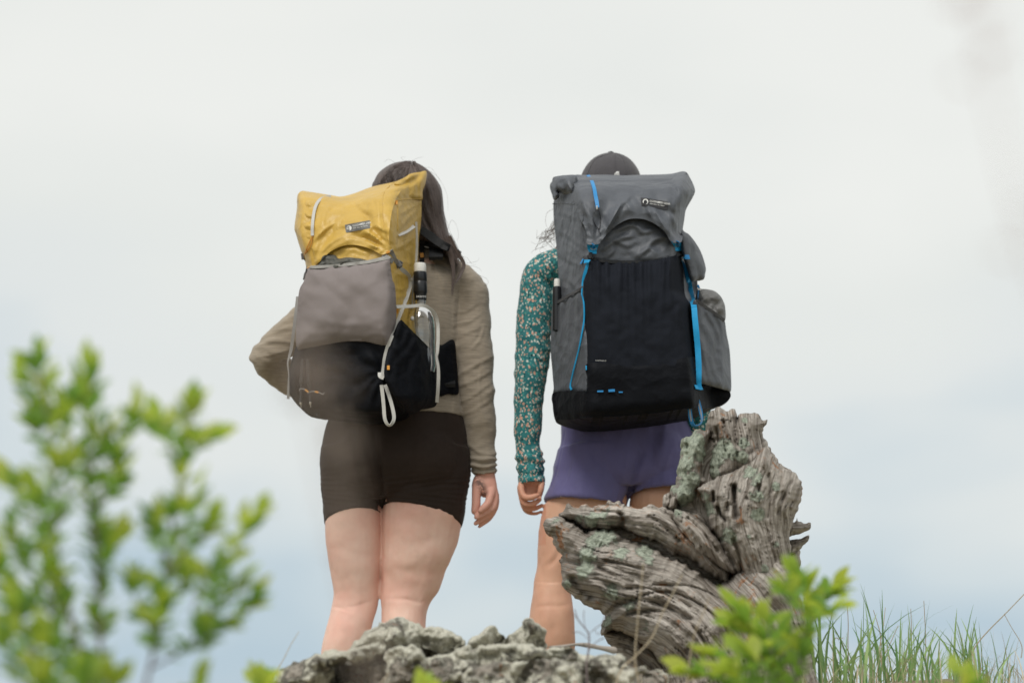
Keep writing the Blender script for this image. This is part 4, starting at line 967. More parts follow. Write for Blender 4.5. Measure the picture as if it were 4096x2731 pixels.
def flapA(px, py, d=None):
    s = rnd(dist_poly(px, py, silA, False) / 13)
    ty = np.interp(px, topA[:, 0], topA[:, 1])
    tp = .34 + .66 * rnd((py - ty) / 45)
    y = YB + .01 + (profA(px, py) - .022 - YB) * s * tp
    # pulled folds running from the bottom corners to the crest
    for (x, yv), am in ((c1((1280, 880))[0], .006), (c1((620, 1030))[0], .005)):
        a = np.arctan2(py - yv, px - x); r = np.hypot(px - x, py - yv)
        y += am * np.sin(a * 11 + .9 * vnoise(px * .05, py * .05, 0, 5)) * np.exp(-((r - 32) / 26) ** 2) * s
    y += .004 * ridged(px * .03 + py * .02, py * .04, 0, 71, 2) * s
    y += .012 * np.exp(-((px - c1((600, 640))[0, 0]) / 5) ** 2) * np.sin(py * .55) * .5 * s
    y -= creases(px, py, crFA) * s
    return y
sheet('top_flap', flapA_p, flapA, M['yellow'], packA, 1.6, .006, relax=1, bvh=True)
# the rolled corner that stands up on the side
tip = c1((1340, 330), (1425, 284), (1480, 244), (1560, 229), (1616, 224), (1603, 320), (1582, 382), (1574, 458), (1470, 462), (1392, 462), (1405, 395))
def tipA(px, py, d):
    base = np.interp(px, [388, 405, 426], [-.245, -.205, -.14])
    return base - .020 * rnd(d / 6) + .012 * np.exp(-(dist_poly(px, py, c1((1430, 330), (1530, 280), (1610, 232)), False) / 3) ** 2) + .006 * ridged(px * .09, py * .05, 0, 4, 2)
sheet('rolled_corner', tip, tipA, M['yellow'], packA, 1.4, lambda px, py, d: tipA(px, py, d) + .012 + .03 * rnd(d / 8), relax=1, bvh=True)
BA = ['main_compartment', 'top_flap', 'rolled_corner']
cord_on('seam', c1((1375, 470), (1450, 462), (1572, 458)), .5, M['yellow'], packA, BA, .0005)
cord_on('seam', c1((1372, 480), (1370, 600), (1372, 740)), .5, M['yellow'], packA, BA, .0005)
cord_on('seam', c1((1345, 318), (1255, 400), (1242, 560), (1260, 720), (1300, 850)), .35, M['yellow'], packA, BA, .0005)
# base and pockets
lowA = c2((503, 606), (482, 660), (450, 770), (430, 860), (432, 950), (452, 1022), (530, 1112), (612, 1177), (690, 1192), (800, 1202), (900, 1214), (1100, 1226), (1300, 1214), (1460, 1172), (1330, 1000), (1330, 860), (1345, 740), (1350, 600), (1310, 520), (1130, 500), (1000, 493), (850, 506), (700, 530), (545, 560))
def lowYA(px, py, d):
    y = YB + (profA(px, py) - .012 - YB) * rnd((d + .8) / 9) * (.72 + .28 * rnd((np.interp(px, [280, 330, 437], [398, 418, 404]) - py + 8) / 34))
    a = np.arctan2(py - 374, px - 382); r = np.hypot(px - 382, py - 374)
    return y + .005 * np.sin(a * 9 + 2 * vnoise(px * .05, py * .05, 0, 3)) * np.exp(-((r - 22) / 18) ** 2) + .005 * ridged(px * .03, py * .05, 0, 81, 2)
sheet('base_panel', lowA, lowYA, M['black'], packA, 1.8, lambda px, py, d: np.maximum(lowYA(px, py, d) + .012, YB - .01), relax=2, bvh=True)
meshA = np.vstack([c1((632, 1036), (800, 1034), (950, 1018), (1100, 998), (1288, 962), (1304, 1010), (1325, 1150)), c2((1345, 90), (1356, 320), (1342, 440), (1290, 592), (1130, 566), (1000, 558), (850, 572), (700, 597), (535, 624), (502, 590), (500, 480), (512, 300), (528, 130)), c1((566, 1165), (582, 1112), (602, 1064))])
def meshYA(px, py, d):
    y = bodyA(px, py, 6) - .014 - .046 * rnd(d / 32)
    top = np.interp(px, c1((632, 1036), (950, 1018), (1288, 962))[:, 0], c1((632, 1036), (950, 1018), (1288, 962))[:, 1])
    pl = np.exp(-(py - top) / 13)
    return y + .004 * np.sin(px * 1.55 + 2.4 * vnoise(px * .11, py * .01, 0, 2)) * pl + .0016 * ridged(px * .014 + py * .02, py * .022, 0, 91, 2) * (1 - pl) - creases(px, py, [(c2((560, 480), (760, 500), (980, 480)), .0020, 3.0), (c2((700, 380), (900, 420), (1150, 400)), .0016, 3.0), (c2((1080, 540), (1160, 500), (1290, 520)), .003, 2.0)])
sheet('mesh_pocket', meshA, meshYA, M['meshgrey'], packA, 1.6, lambda px, py, d: np.maximum(meshYA(px, py, d) + .006, np.where(px < 312, YB - .01, -9)), relax=3, bvh=True)
band = c1((630, 1030), (800, 1020), (950, 1004), (1100, 984), (1285, 946), (1292, 972), (1110, 1010), (950, 1030), (800, 1044), (640, 1052))
sheet('pocket_hem', band, lambda px, py, d: hit(['mesh_pocket', 'main_compartment'], px, py, .017), M['elastic'], packA, 1.4, .006, relax=12, bvh=True)
sideA = c2((1392, 384), (1450, 445), (1500, 492), (1560, 552), (1600, 592), (1660, 650), (1702, 700), (1722, 860), (1722, 1000), (1692, 1112), (1580, 1142), (1462, 1174), (1320, 1000), (1258, 880), (1262, 740), (1300, 590), (1345, 470))
def sideYA(px, py, d):
    y = np.interp(px, [380, 396, 420, 438], [-.400, -.382, -.312, -.20]) - .012 * rnd(d / 5)
    y = y + .05 * sstep(395, 415, py)
    fan = dist_poly(px, py, c2((1392, 384), (1702, 700)), False)
    y += .0055 * np.sin((px * .55 + py * .25) * .8 + 4.0 * vnoise(px * .07, py * .03, 0, 4)) * np.exp(-fan / 22)
    return y + .006 * ridged(px * .05 - py * .02, py * .02, 0, 15, 3)
sheet('side_pocket', sideA, sideYA, M['black'], packA, 1.6, lambda px, py, d: sideYA(px, py, d) + .004, relax=1, bvh=True)
BA += ['base_panel', 'mesh_pocket', 'side_pocket', 'pocket_hem']
strap_on('pocket_hem', c2((1394, 388), (1500, 496), (1600, 596), (1702, 702)), 3.0, M['blackweb'], packA, ['side_pocket'], .002)
# stuffed garment showing above the mesh
gar = c1((690, 1040), (712, 985), (728, 950), (770, 934), (835, 940), (865, 968), (930, 958), (1000, 962), (1070, 972), (1125, 1000), (1000, 1060), (800, 1080))
go = sheet('folded_jacket', gar, lambda px, py, d: hit(['main_compartment', 'top_flap'], px, py, 0) - .008 - .018 * rnd(d / 5) + .008 * ridged(px * .12 + py * .1, py * .16, 0, 12, 3), M['jacket'], None, 1.2, .012, relax=1)
tag(go, 'crumpled grey-green jacket stuffed behind the grey mesh pocket', 'jacket')
# zip, label, print
strap_on('zip', c1((800, 437), (740, 446), (695, 475), (665, 530), (648, 610), (640, 700), (640, 772)), 3.0, M['white'], packA, ['top_flap'], .009)
cord_on('zip_pull', c1((640, 775), (600, 860), (585, 905), (565, 945), (557, 955)), .5, M['orange'], packA, ['top_flap', 'main_compartment'], .004)
cord_on('zip_pull', c1((640, 775), (628, 850), (595, 905), (578, 925)), .5, M['orange'], packA, ['top_flap', 'main_compartment'], .004)
lab = sheet('brand_label', c1((918, 680), (1132, 640), (1135, 708), (928, 747)), on(['top_flap'], .0025), M['patchA'], packA, 1.4, .0015, False, relax=2, bvh=True)
xdA = c1((0, 0), (214, -40)); xdA = xdA[1] - xdA[0]
lettering('lettering', 'GOSSAMER GEAR', c1((984, 696))[0], xdA, 1.75, ['brand_label'], M['ink'], lab, squash=1.02, bold=.004)
lettering('lettering', 'take less. do more', c1((988, 714))[0], xdA, 1.25, ['brand_label'], M['ink'], lab, squash=1.08)
def disc(name, c, r, names, mat, parent, off):
    a = np.linspace(0, 2 * math.pi, 24, endpoint=False)
    P = np.stack([c[0] + r * np.cos(a), c[1] + r * np.sin(a)], 1)
    Y = hit(names, P[:, 0], P[:, 1], off)
    V = at(P[:, 0], P[:, 1], Y); return mesh_obj(name, V, [tuple(range(23, -1, -1))], mat, parent, smooth=False)
disc('emblem', c1((955, 708))[0], 2.5, ['brand_label'], M['ink'], lab, .0010)
lettering('emblem_letter', 'g', c1((940, 718))[0], xdA, 3.6, ['brand_label'], M['patchA'], lab, .0016, bold=.03)
# webbing
def buckle(c, ang, L, W, names, mat, parent, off=.004):
    ca, sa = math.cos(ang), math.sin(ang); c = np.asarray(c)
    def R(pts): return np.array([c + np.array((x * ca - y * sa, x * sa + y * ca)) for x, y in pts])
    Yc = float(hit(names, c[None, 0], c[None, 1], off, -.36)[0])
    b = sheet('buckle', R([(-L * .5, -W * .42), (-L * .15, -W * .5), (L * .2, -W * .5), (L * .5, -W * .35), (L * .5, W * .35), (L * .2, W * .5), (-L * .15, W * .5), (-L * .5, W * .42)]), lambda px, py, d: Yc - .004 * rnd(d / 1.2), mat, parent, .7, .006, False)
    for s in (-1, 1):
        sheet('prong', R([(-L * .1, s * W * .5), (L * .35, s * W * .5), (L * .3, s * W * .72), (-L * .05, s * W * .62)]), lambda px, py, d: Yc - .003 * rnd(d / .8), mat, b, .7, .005, False)
    ribbon('bar', [(*R([(-L * .30, -W * .4)])[0], Yc - .005), (*R([(-L * .30, W * .4)])[0], Yc - .005)], 1.0, mat, b, .002)
    return b
strap_on('strap', c1((1310, 898), (1330, 940), (1350, 985), (1375, 1025)), 4.4, M['greyweb'], packA, ['top_flap', 'main_compartment', 'mesh_pocket'], .008)
buckle(c1((1372, 1010))[0], .80, 9.5, 6.2, ['main_compartment', 'mesh_pocket'], M['buckle'], packA, .012)
strap_on('flap_tab', c1((1240, 938), (1290, 965), (1330, 995)), 5.0, M['greyweb'], packA, ['top_flap', 'main_compartment', 'mesh_pocket'], .007)
strap_on('strap', np.vstack([c1((1385, 1045), (1435, 1085), (1465, 1125), (1478, 1180)), c2((1476, 30), (1470, 110), (1440, 205), (1390, 330), (1340, 462), (1292, 590), (1262, 700), (1252, 780), (1238, 872))]), [4.4, 4.4, 4.0, 4.2, 4.4, 4.4, 4.0], M['white'], packA, BA, .010, twist=[.3, .6, .2, 0, .2, .5, .1])
ribbon('strap_end', [(*c2((1215, 830))[0], -.405), (*c2((1218, 862))[0], -.41), (*c2((1250, 878))[0], -.41)], 3.4, M['white'], packA)
strap_on('cord_lock', c1((1525, 655), (1532, 800), (1530, 930), (1522, 1010)), 3.0, M['white'], packA, BA, .006)
strap_on('cord', c2((1508, 0), (1500, 80), (1497, 200), (1496, 375)), 1.5, M['white'], packA, BA, .02)
mesh_obj('knot', *ell_geo(at(*c2((1495, 368))[0], -.30), .005, .005, .006, 10), M['white'], packA)
strap_on('strap', c1((1373, 766), (1440, 738), (1510, 690)), 4.0, M['white'], packA, BA, .004)
# bottle strap and loops
BYB = -.235
strapB = [(*p, y) for p, y in zip(c2((1358, 268), (1430, 266), (1500, 262), (1580, 256), (1640, 280), (1690, 335), (1712, 410), (1716, 520), (1710, 650), (1704, 700), (1718, 800), (1716, 950), (1706, 1085)), (-.365, -.335, -.31, -.30, -.29, -.275, -.265, -.265, -.265, -.262, -.260, -.25, -.23))]
ribbon('strap', strapB, [3.4, 3.4, 3.4, 3.2, 3.4, 3.4, 2.6, 3.4, 3.4], M['white'], packA, twist=[0, 0, .2, .4, .2, .1, .7, .1, 0])
ribbon('strap', [(*p, -.395 + i * .002) for i, p in enumerate(c2((1232, 935), (1242, 1030), (1250, 1110), (1258, 1210), (1275, 1262), (1300, 1282), (1328, 1255), (1338, 1205), (1320, 1110), (1290, 1010), (1262, 935)))], 3.6, M['white'], packA, twist=[0, .1, .2, .6, 1.2, .6, .2, .1, 0])
ribbon('strap', [(*p, y) for p, y in zip(c2((512, 180), (498, 330), (478, 500), (458, 640), (432, 745), (440, 850), (436, 960), (434, 1055)), (-.25, -.255, -.25, -.24, -.235, -.24, -.235, -.23))], [2.4, 3.2, 3.4, 3.4, 2.2, 1.5, 2.4, 2.6], M['greyweb'], packA, twist=[.2, .1, .1, .2, .8, 1.0, .3, .2])
for a, b, w in (((1355, 470), (1355, 505), 3.2), ((1272, 918), (1302, 908), 2.0), ((597, 1048), (615, 1044), 2.0)):
    strap_on('orange_tab', c1(a, b), w, M['orange'], packA, BA, .004)
for a, b, w in (((1290, 770), (1290, 806), 2.6), ((1369, 285), (1367, 325), 2.0)):
    strap_on('orange_tab', c2(a, b), w, M['orange'], packA, BA, .004)
# black harness seen beyond the pack
strap_on('shoulder_strap', np.vstack([c1((1565, 720), (1640, 770), (1720, 830), (1810, 880), (1905, 928))]), [7, 8.5, 8.0, 7, 4], M['blackweb'], packA, ['shirt', 'hair', 'main_compartment'], .012, thick=.010)
strap_on('shoulder_strap', c1((1580, 830), (1640, 842), (1720, 858), (1800, 888)), [5.5, 6, 5, 4], M['blackweb'], packA, ['shirt', 'hair', 'main_compartment'], .02, thick=.008)
strap_on('shoulder_strap', c1((1575, 820), (1580, 900), (1578, 1000)), 4.4, M['blackweb'], packA, ['shirt', 'main_compartment'], .02, thick=.008)
strap_on('orange_tab', c1((1562, 940), (1592, 938)), 4.5, M['orange'], packA, ['shirt', 'main_compartment'], .03)
hb = c2((1705, 640), (1760, 590), (1850, 552), (1872, 700), (1884, 880), (1888, 1006), (1800, 1010), (1705, 1000))
sheet('hip_belt', hb, lambda px, py, d: hit(['shirt', 'shorts'], px, py, .006) - .012 * rnd(d / 4), M['black'], packA, 1.8, .012, relax=2)
ribbon('buckle', [(*c1((554, 925))[0], -.17), (*c1((560, 975))[0], -.17)], 2.8, M['buckle'], packA, .006)
ribbon('strap', [(*c1((560, 960))[0], -.165), (*c1((594, 1000))[0], -.165), (*c1((594, 1050))[0], -.17), (*c1((582, 1100))[0], -.18), (*c1((574, 1150))[0], -.19)], 1.8, M['blackweb'], packA)
ribbon('buckle', [(*c1((584, 1090))[0], -.19), (*c1((570, 1150))[0], -.19)], 2.6, M['buckle'], packA, .006)
# cord loops that hold the poles
PB = ['base_panel', 'main_compartment']
cord_on('cord_loop', pk((480, 500), (490, 462), (560, 452), (625, 470), (690, 520), (690, 560), (720, 535), (850, 515), (930, 530), (1000, 560), (1060, 590), (1090, 545)), .55, M['greyweb'], packA, PB, .013)
for a, b in (((625, 472), (700, 530)), ((865, 520), (950, 540))): strap_on('orange_tab', pk(a, b), 1.7, M['orange'], packA, PB, .016)
mesh_obj('drain_toggle', *ptube([(*pk((935, 1080))[0], -.27, 1.6), (*pk((935, 1115))[0], -.27, 1.4)]), M['blackp'], packA)
for i, rows_ in enumerate((((565, -240, 1.9), (560, 40, 2.0), (545, 200, 2.3), (540, 300, 2.6), (545, 330, 2.0), (543, 380, 1.9), (535, 460, 1.5), (525, 640, 1.35), (515, 795, 1.25)),
                         ((690, -240, 1.9), (705, 40, 1.8), (718, 200, 1.9), (722, 280, 2.3), (726, 320, 1.8), (735, 400, 1.8), (738, 470, 1.4), (748, 640, 1.3), (752, 790, 1.2)))):
    P = pk(*[(a, b) for a, b, _ in rows_]); Y = hit(PB, P[:, 0], P[:, 1], .008, -.28); Y[:] = np.linspace(Y.mean() - .002, Y.mean() + .004, len(Y))
    e0 = empty('trekking_pole', at(*P[-1], Y[-1]))
    mesh_obj('shaft', *ptube([(*p, y, r[2]) for p, y, r in zip(P, Y, rows_)], n=14, sub=4), M['pole'], e0)
    x, yv = rows_[-1][:2]
    T = pk((x, yv), (x + 1, yv + 25), (x + 5, yv + 55), (x + 6, yv + 62), (x + 8, yv + 110))
    mesh_obj('tip', *ptube([(*p, Y[-1], r) for p, r in zip(T, (1.35, 1.2, .75, .45, .35))], n=12, sub=3), M['metal'], e0)
    tag(e0, ['slim dark trekking pole against the black base of the yellow pack, beside the grey strap', 'slim dark trekking pole looped second in line from the grey strap'][i], 'trekking pole', 'trekking poles on the yellow pack')

# bottle with filter in the side pocket
bx = c2((1562, 0))[0, 0]
botA = empty('water_bottle', at(bx, 368, BYB)); tag(botA, 'clear plastic bottle with black filter and white cap in the yellow pack pocket', 'bottle')
def lathe(name, rows, mat, parent, Y, n=28, sub=1):
    rr = [(at(x, py, Y), (r / ppm(py, Y), 0, 0), (0, r / ppm(py, Y), 0)) for x, py, r in rows]
    return mesh_obj(name, *loft_geo(rr, n, sub), mat, parent, sharp=40, bvh=True)
bxs = lambda py: bx + (py - 275) * .012
bt = lathe('bottle_body', [(bxs(p), p, r) for p, r in ((300, 5.2), (301.5, 5.6), (303, 5.2), (305, 5.4), (307, 7.2), (311, 10.5), (316, 13.0), (322, 14.4), (330, 14.9), (340, 14.9), (343, 14.3), (346, 14.9), (366, 14.9), (372, 13.5), (373, 4))], M['clear'], botA, BYB)
fl = lathe('filter', [(bxs(p), p, r) for p, r in ((271.5, 4), (272, 6.4), (273.5, 6.8), (280.5, 6.9), (281.2, 6.5), (281.8, 6.9), (292, 7.0), (293, 6.6), (293.6, 6.3), (299.5, 6.2), (300.2, 5.0), (300.4, 2))], M['blackp'], botA, BYB)
lathe('cap', [(bxs(p), p, r) for p, r in ((262.6, 3), (263, 5.6), (264, 6.0), (270.8, 6.2), (271.6, 6.0), (271.8, 3))], M['whitep'], botA, BYB)
lettering('lettering', 'SAWYE', c2((1527, 187))[0], (1, .03), 1.85, ['filter'], M['ink'], fl, squash=1.18, bold=.012, off=.0008)

# ================================================================== grey backpack
packB = empty('backpack', at(625, 415, -.22)); tag(packB, 'charcoal grey hiking backpack with black mesh pocket and blue straps', 'backpack')
YC = -.085
polyB = np.vstack([c3((520, 310), (600, 300), (720, 298), (1000, 292), (1300, 292), (1600, 285), (1720, 270), (1770, 320), (1805, 410), (1790, 470), (1745, 600), (1728, 700), (1722, 800), (1760, 900), (1800, 1100), (1855, 1270)),
    c4((1860, 200), (1880, 330), (1990, 420), (2105, 500), (2140, 640), (2160, 800), (2168, 950), (2160, 1000), (2100, 1040), (2000, 1060), (1820, 1080), (1500, 1110), (1200, 1120), (1000, 1125), (800, 1130), (650, 1130), (570, 1120), (520, 1090), (508, 1060), (504, 1010), (494, 900), (480, 700), (484, 500), (490, 350), (502, 265), (570, 200)),
    c3((572, 1420), (552, 1200), (537, 1000), (522, 850), (507, 700), (502, 560), (514, 500), (540, 440))])
polyB_c = catmull(polyB, 6, True)
def profB(px, py):
    e = np.interp(py, [180, 240, 300, 420], [577, 582, 584, 588]); l = np.interp(py, [180, 260, 300, 420], [552, 556, 551, 550])
    side = YC + (px - l) / (e - l) * (-.345 - YC) * 1.02
    front = -.352 + (px - 584) / 100 * .03 - .018 * np.sin(np.clip((py - 190) / 220, 0, 1) * math.pi)
    r = np.interp(py, [180, 290, 300, 420], [688, 690, 700, 712]); side2 = YC - .03 + (r - px) / 22 * (-.29)
    k = .02
    a = np.logaddexp(side / k, front / k) * k; a = np.logaddexp(a / k, side2 / k) * k
    return np.minimum(a, YC) - .004
def bodyB(px, py, pad=0.0):
    d = np.clip(dist_poly(px, py, polyB_c) * np.where(inside(px, py, polyB_c), 1, -1) + 2.0 + pad, 0, None)
    tp = .40 + .60 * rnd((py - 173) / 45)
    low = .5 + .5 * rnd((np.interp(px, [550, 620, 700, 730], [432, 428, 418, 410]) - py + 4) / 34)
    w = .007 * ridged(px * .02 - py * .014, py * .02 + px * .02, 0, 161, 2) * .5 + .004 * fbm(px * .05, py * .05, 0, 163, 3)
    return YC + (profB(px, py) - YC) * rnd(d / 6) * tp * low + w * rnd(d / 9) - creases(px, py, crYB)
crYB = [(c3((525, 620), (600, 640), (720, 700)), .007, 1.8), (c3((540, 800), (640, 850), (775, 960)), .009, 2.2), (c3((600, 900), (680, 950), (770, 1040)), .006, 1.5), (c3((560, 1010), (640, 1080), (770, 1130)), .008, 2.0), (c3((590, 1230), (680, 1290), (760, 1390)), .007, 2.4), (c3((520, 580), (560, 700), (555, 820)), .006, 1.6), (c3((640, 600), (700, 720), (760, 780)), .006, 1.4)]
mc = sheet('pack_body', polyB, lambda px, py, d: bodyB(px, py), M['charcoal'], packB, 1.8, lambda px, py, d: YC + .012 * rnd(d / 10), relax=1, bvh=True)
# slack cloth under the flap
slk = c3((850, 1060), (900, 940), (980, 830), (1080, 740), (1200, 690), (1300, 680), (1420, 700), (1530, 780), (1600, 880), (1680, 1000), (1690, 1050), (1400, 1100), (1100, 1110))
def slkY(px, py, d):
    y = bodyB(px, py) - .002 - .012 * rnd(d / 12)
    return y + .004 * ridged(px * .030 - py * .045, py * .04 + px * .015, 0, 33, 2) * rnd(d / 8) - creases(px, py, [(c3((1100, 800), (1240, 750), (1345, 800)), 0.0084, 2.20), (c3((960, 980), (1100, 890), (1260, 850)), 0.0072, 2.20), (c3((1360, 1000), (1450, 900), (1570, 850)), 0.0072, 2.20), (c3((1320, 1030), (1400, 970), (1470, 1010)), 0.0054, 1.80), (c3((1000, 1050), (1060, 1000), (1060, 930)), 0.0048, 1.80), (c3((1290, 760), (1330, 820), (1480, 790)), 0.0060, 2.00), (c3((1080, 900), (1200, 940), (1300, 900)), 0.0060, 2.40), (c3((1530, 1000), (1600, 940), (1630, 960)), 0.0048, 1.80)])
sheet('front_panel', slk, slkY, M['charcoal'], packB, 1.4, .006, relax=2, bvh=True)
flapB_p = c3((690, 286), (820, 280), (1000, 276), (1150, 283), (1300, 278), (1500, 274), (1620, 266), (1735, 245), (1785, 300), (1833, 410), (1820, 475), (1752, 600), (1734, 700), (1718, 800), (1708, 905), (1612, 908), (1560, 822), (1480, 752), (1380, 702), (1290, 688), (1200, 698), (1100, 750), (1010, 830), (950, 905), (925, 928), (818, 926), (820, 850), (796, 762), (760, 700), (732, 640), (716, 550), (688, 475), (702, 400))
silB = c3((690, 286), (820, 280), (1000, 276), (1150, 283), (1300, 278), (1500, 274), (1620, 266), (1735, 245), (1785, 300), (1833, 410), (1820, 475), (1752, 600), (1734, 700), (1718, 800))
crFB = [(c3((960, 880), (1070, 680), (1150, 500)), .009, 2.0), (c3((1010, 800), (1110, 600), (1230, 480)), .008, 2.0), (c3((1440, 715), (1390, 580), (1330, 470)), .008, 2.2), (c3((1560, 800), (1490, 660), (1400, 560)), .009, 1.9), (c3((880, 880), (870, 720), (830, 600)), .008, 1.8), (c3((1680, 880), (1650, 720), (1560, 610)), .009, 1.8), (c3((1050, 430), (1180, 400), (1320, 440)), .006, 3.0), (c3((760, 560), (820, 660), (830, 780)), .007, 1.8), (c3((1640, 350), (1700, 450), (1720, 600)), .008, 2.0), (c3((740, 480), (790, 560), (800, 640)), .006, 1.5), (c3((1740, 330), (1780, 420), (1740, 540)), .008, 2.0), (c3((1250, 640), (1210, 560), (1180, 520)), .005, 2.0), (c3((1000, 330), (1200, 350), (1450, 320)), .005, 3.0)]
def flapB(px, py, d=None):
    s = rnd(dist_poly(px, py, silB, False) / 15)
    tp = .40 + .60 * rnd((py - 171) / 48)
    y = YC + .01 + (profB(np.minimum(px, 672), py) - .052 - YC) * s * tp
    for (x, yv), am in ((c3((880, 900))[0], .008), (c3((1660, 900))[0], .008)):
        a = np.arctan2(py - yv, px - x); r = np.hypot(px - x, py - yv)
        y += am * np.sin(a * 9 + 1.2 * vnoise(px * .05, py * .05, 0, 6)) * np.exp(-((r - 36) / 26) ** 2) * s
    y += .005 * ridged(px * .03 - py * .02, py * .04, 0, 171, 2) * s
    y -= .005 * np.exp(-(dist_poly(px, py, c3((700, 290), (735, 420), (770, 600), (810, 800)), False) / 1.0) ** 2) + .005 * np.exp(-(dist_poly(px, py, c3((1640, 280), (1690, 500), (1700, 880)), False) / 1.0) ** 2)
    return y - .004 - creases(px, py, crFB) * s
sheet('top_flap', flapB_p, flapB, M['charcoal'], packB, 1.6, .006, relax=1, bvh=True)
rollp = c3((500, 302), (555, 288), (625, 280), (715, 284), (728, 360), (705, 430), (690, 482), (640, 462), (590, 440), (545, 432), (560, 470), (512, 504), (488, 440), (470, 372), (490, 338))
def rollY(px, py, d): return np.interp(px, [548, 560, 580], [-.13, -.20, -.275]) - .028 * rnd(d / 6) + .004 * ridged(px * .07 + py * .05, py * .06 - px * .03, 0, 7, 2) - creases(px, py, [(c3((620, 300), (640, 380), (690, 460)), .012, 2.2), (c3((520, 330), (560, 400), (600, 430)), .010, 1.8), (c3((490, 370), (520, 430), (525, 490)), .008, 1.4)])
sheet('rolled_corner', rollp, rollY, M['charcoal'], packB, 1.4, lambda px, py, d: rollY(px, py, d) + .012 + .04 * rnd(d / 7), relax=1, bvh=True)
BBn = ['pack_body', 'front_panel', 'top_flap.001', 'rolled_corner.001']
cord_on('seam', c3((500, 550), (600, 545), (700, 552)), .6, M['charcoal'], packB, BBn, .0006)
cord_on('seam', c3((782, 650), (776, 800), (790, 950)), .5, M['charcoal'], packB, BBn, .0006)
# black mesh pocket and base
meshB = np.vstack([c3((862, 1066), (1000, 1092), (1200, 1098), (1400, 1086), (1600, 1048), (1690, 1024), (1705, 1060), (1725, 1160), (1740, 1400)), c4((1800, 300), (1825, 550), (1840, 770), (1840, 1020), (1500, 1060), (1100, 1090), (826, 1092), (822, 900), (818, 600), (800, 460), (790, 200), (788, 60)), c3((800, 1260), (830, 1150))])
def meshYB(px, py, d):
    y = bodyB(px, py) - .010 - .040 * rnd(d / 34)
    top = np.interp(px, [591, 628, 679], [259, 262, 254])
    pl = np.exp(-np.maximum(py - top, 0) / 26)
    return y + .012 * np.sin(px * .72 + 2.6 * vnoise(px * .10, py * .008, 0, 22)) * pl + .0016 * ridged(px * .03, py * .015, 0, 191, 2)
sheet('mesh_pocket', meshB, meshYB, M['meshblack'], packB, 1.7, .005, relax=1, bvh=True)
strap_on('pocket_hem', c3((860, 1064), (1000, 1090), (1200, 1098), (1400, 1084), (1600, 1046), (1692, 1022)), 3.2, M['blackweb'], packB, ['mesh_pocket.001'], .003)
baseB = c4((818, 830), (1000, 826), (1250, 828), (1450, 820), (1650, 792), (1836, 768), (1845, 900), (1850, 1020), (1900, 1010), (2040, 1045), (2140, 1075), (2172, 1120), (2152, 1170), (2090, 1215), (1990, 1245), (1820, 1245), (1750, 1250), (1500, 1290), (1200, 1318), (1000, 1330), (800, 1338), (700, 1352), (600, 1358), (535, 1345), (506, 1260), (498, 1180), (488, 1132), (510, 1100), (620, 1086), (740, 1086), (822, 1095), (824, 950))
def baseYB(px, py, d):
    lowe = np.interp(px, [550, 620, 700, 730], [433, 428, 418, 406])
    y = YC + (profB(np.clip(px, 553, 722), py) - .042 - YC) * rnd((lowe - py + 3) / 30) ** .6 * (.35 + .65 * rnd((np.minimum(px - 545, 732 - px) + 2) / 16))
    return y - .008 * rnd(d / 6) + .003 * ridged(px * .02, py * .03, 0, 93, 2)
sheet('base_panel', baseB, baseYB, M['black'], packB, 1.8, lambda px, py, d: np.maximum(baseYB(px, py, d) + .01, YC - .02), relax=4, bvh=True)
# side pockets
spl = np.vstack([c4((500, 268), (560, 240), (640, 190), (720, 150), (782, 112), (790, 200), (800, 460), (818, 600), (824, 900), (826, 1094), (740, 1090), (620, 1092), (505, 1110), (506, 1050), (494, 900), (476, 700), (481, 500), (486, 350))])
def splY(px, py, d):
    y = bodyB(px, py) - .014 * rnd(d / 8) - .012
    hem = np.interp(px, [553, 568, 583], [303, 295, 286])
    return y + .010 * np.sin(px * .8 + py * .05 + 2 * vnoise(px * .08, py * .012, 0, 31)) * np.exp(-np.maximum(py - hem, 0) / 40) + .005 * ridged(px * .05 + py * .02, py * .012, 0, 35, 2)
sheet('side_pocket', spl, splY, M['charcoal'], packB, 1.6, .006, relax=1, bvh=True)
strap_on('pocket_hem', c4((500, 268), (560, 242), (640, 192), (720, 150), (782, 114)), 3.0, M['greyedge'], packB, ['side_pocket.001', 'pack_body'], .014)
spr = c4((1848, 232), (1920, 285), (2000, 340), (2070, 390), (2112, 420), (2132, 550), (2160, 700), (2172, 900), (2174, 1080), (2140, 1080), (2040, 1050), (1900, 1014), (1846, 1020), (1845, 780), (1835, 560), (1815, 330), (1820, 240))
def sprY(px, py, d):
    y = np.interp(px, [694, 704, 722, 731], [-.315, -.285, -.20, -.12]) - .016 * rnd(d / 6)
    return y + .006 * np.sin(px * .7 - py * .28 + 4.0 * vnoise(px * .07, py * .03, 0, 41)) * np.exp(-np.maximum(py - 300, 0) / 70) + .004 * ridged(px * .05 - py * .02, py * .015, 0, 45, 2)
sheet('side_pocket', spr, sprY, M['charcoal'], packB, 1.6, lambda px, py, d: sprY(px, py, d) + .006 + .05 * rnd(d / 10), relax=1, bvh=True)
strap_on('pocket_hem', c4((1848, 234), (1920, 288), (2000, 342), (2070, 392), (2112, 422)), 3.0, M['greyedge'], packB, ['side_pocket.002'], .012)
upr = c3((1706, 800), (1740, 815), (1785, 845), (1850, 930), (1900, 1025), (1936, 1150), (1930, 1210), (1918, 1252), (1850, 1262), (1800, 1266), (1770, 1180), (1730, 1050), (1708, 950))
def uprY(px, py, d): return np.interp(px, [681, 690, 706], [-.29, -.245, -.17]) - .03 * rnd(d / 7) + .008 * ridged(px * .07 - py * .02, py * .03 + px * .04, 0, 55, 2)
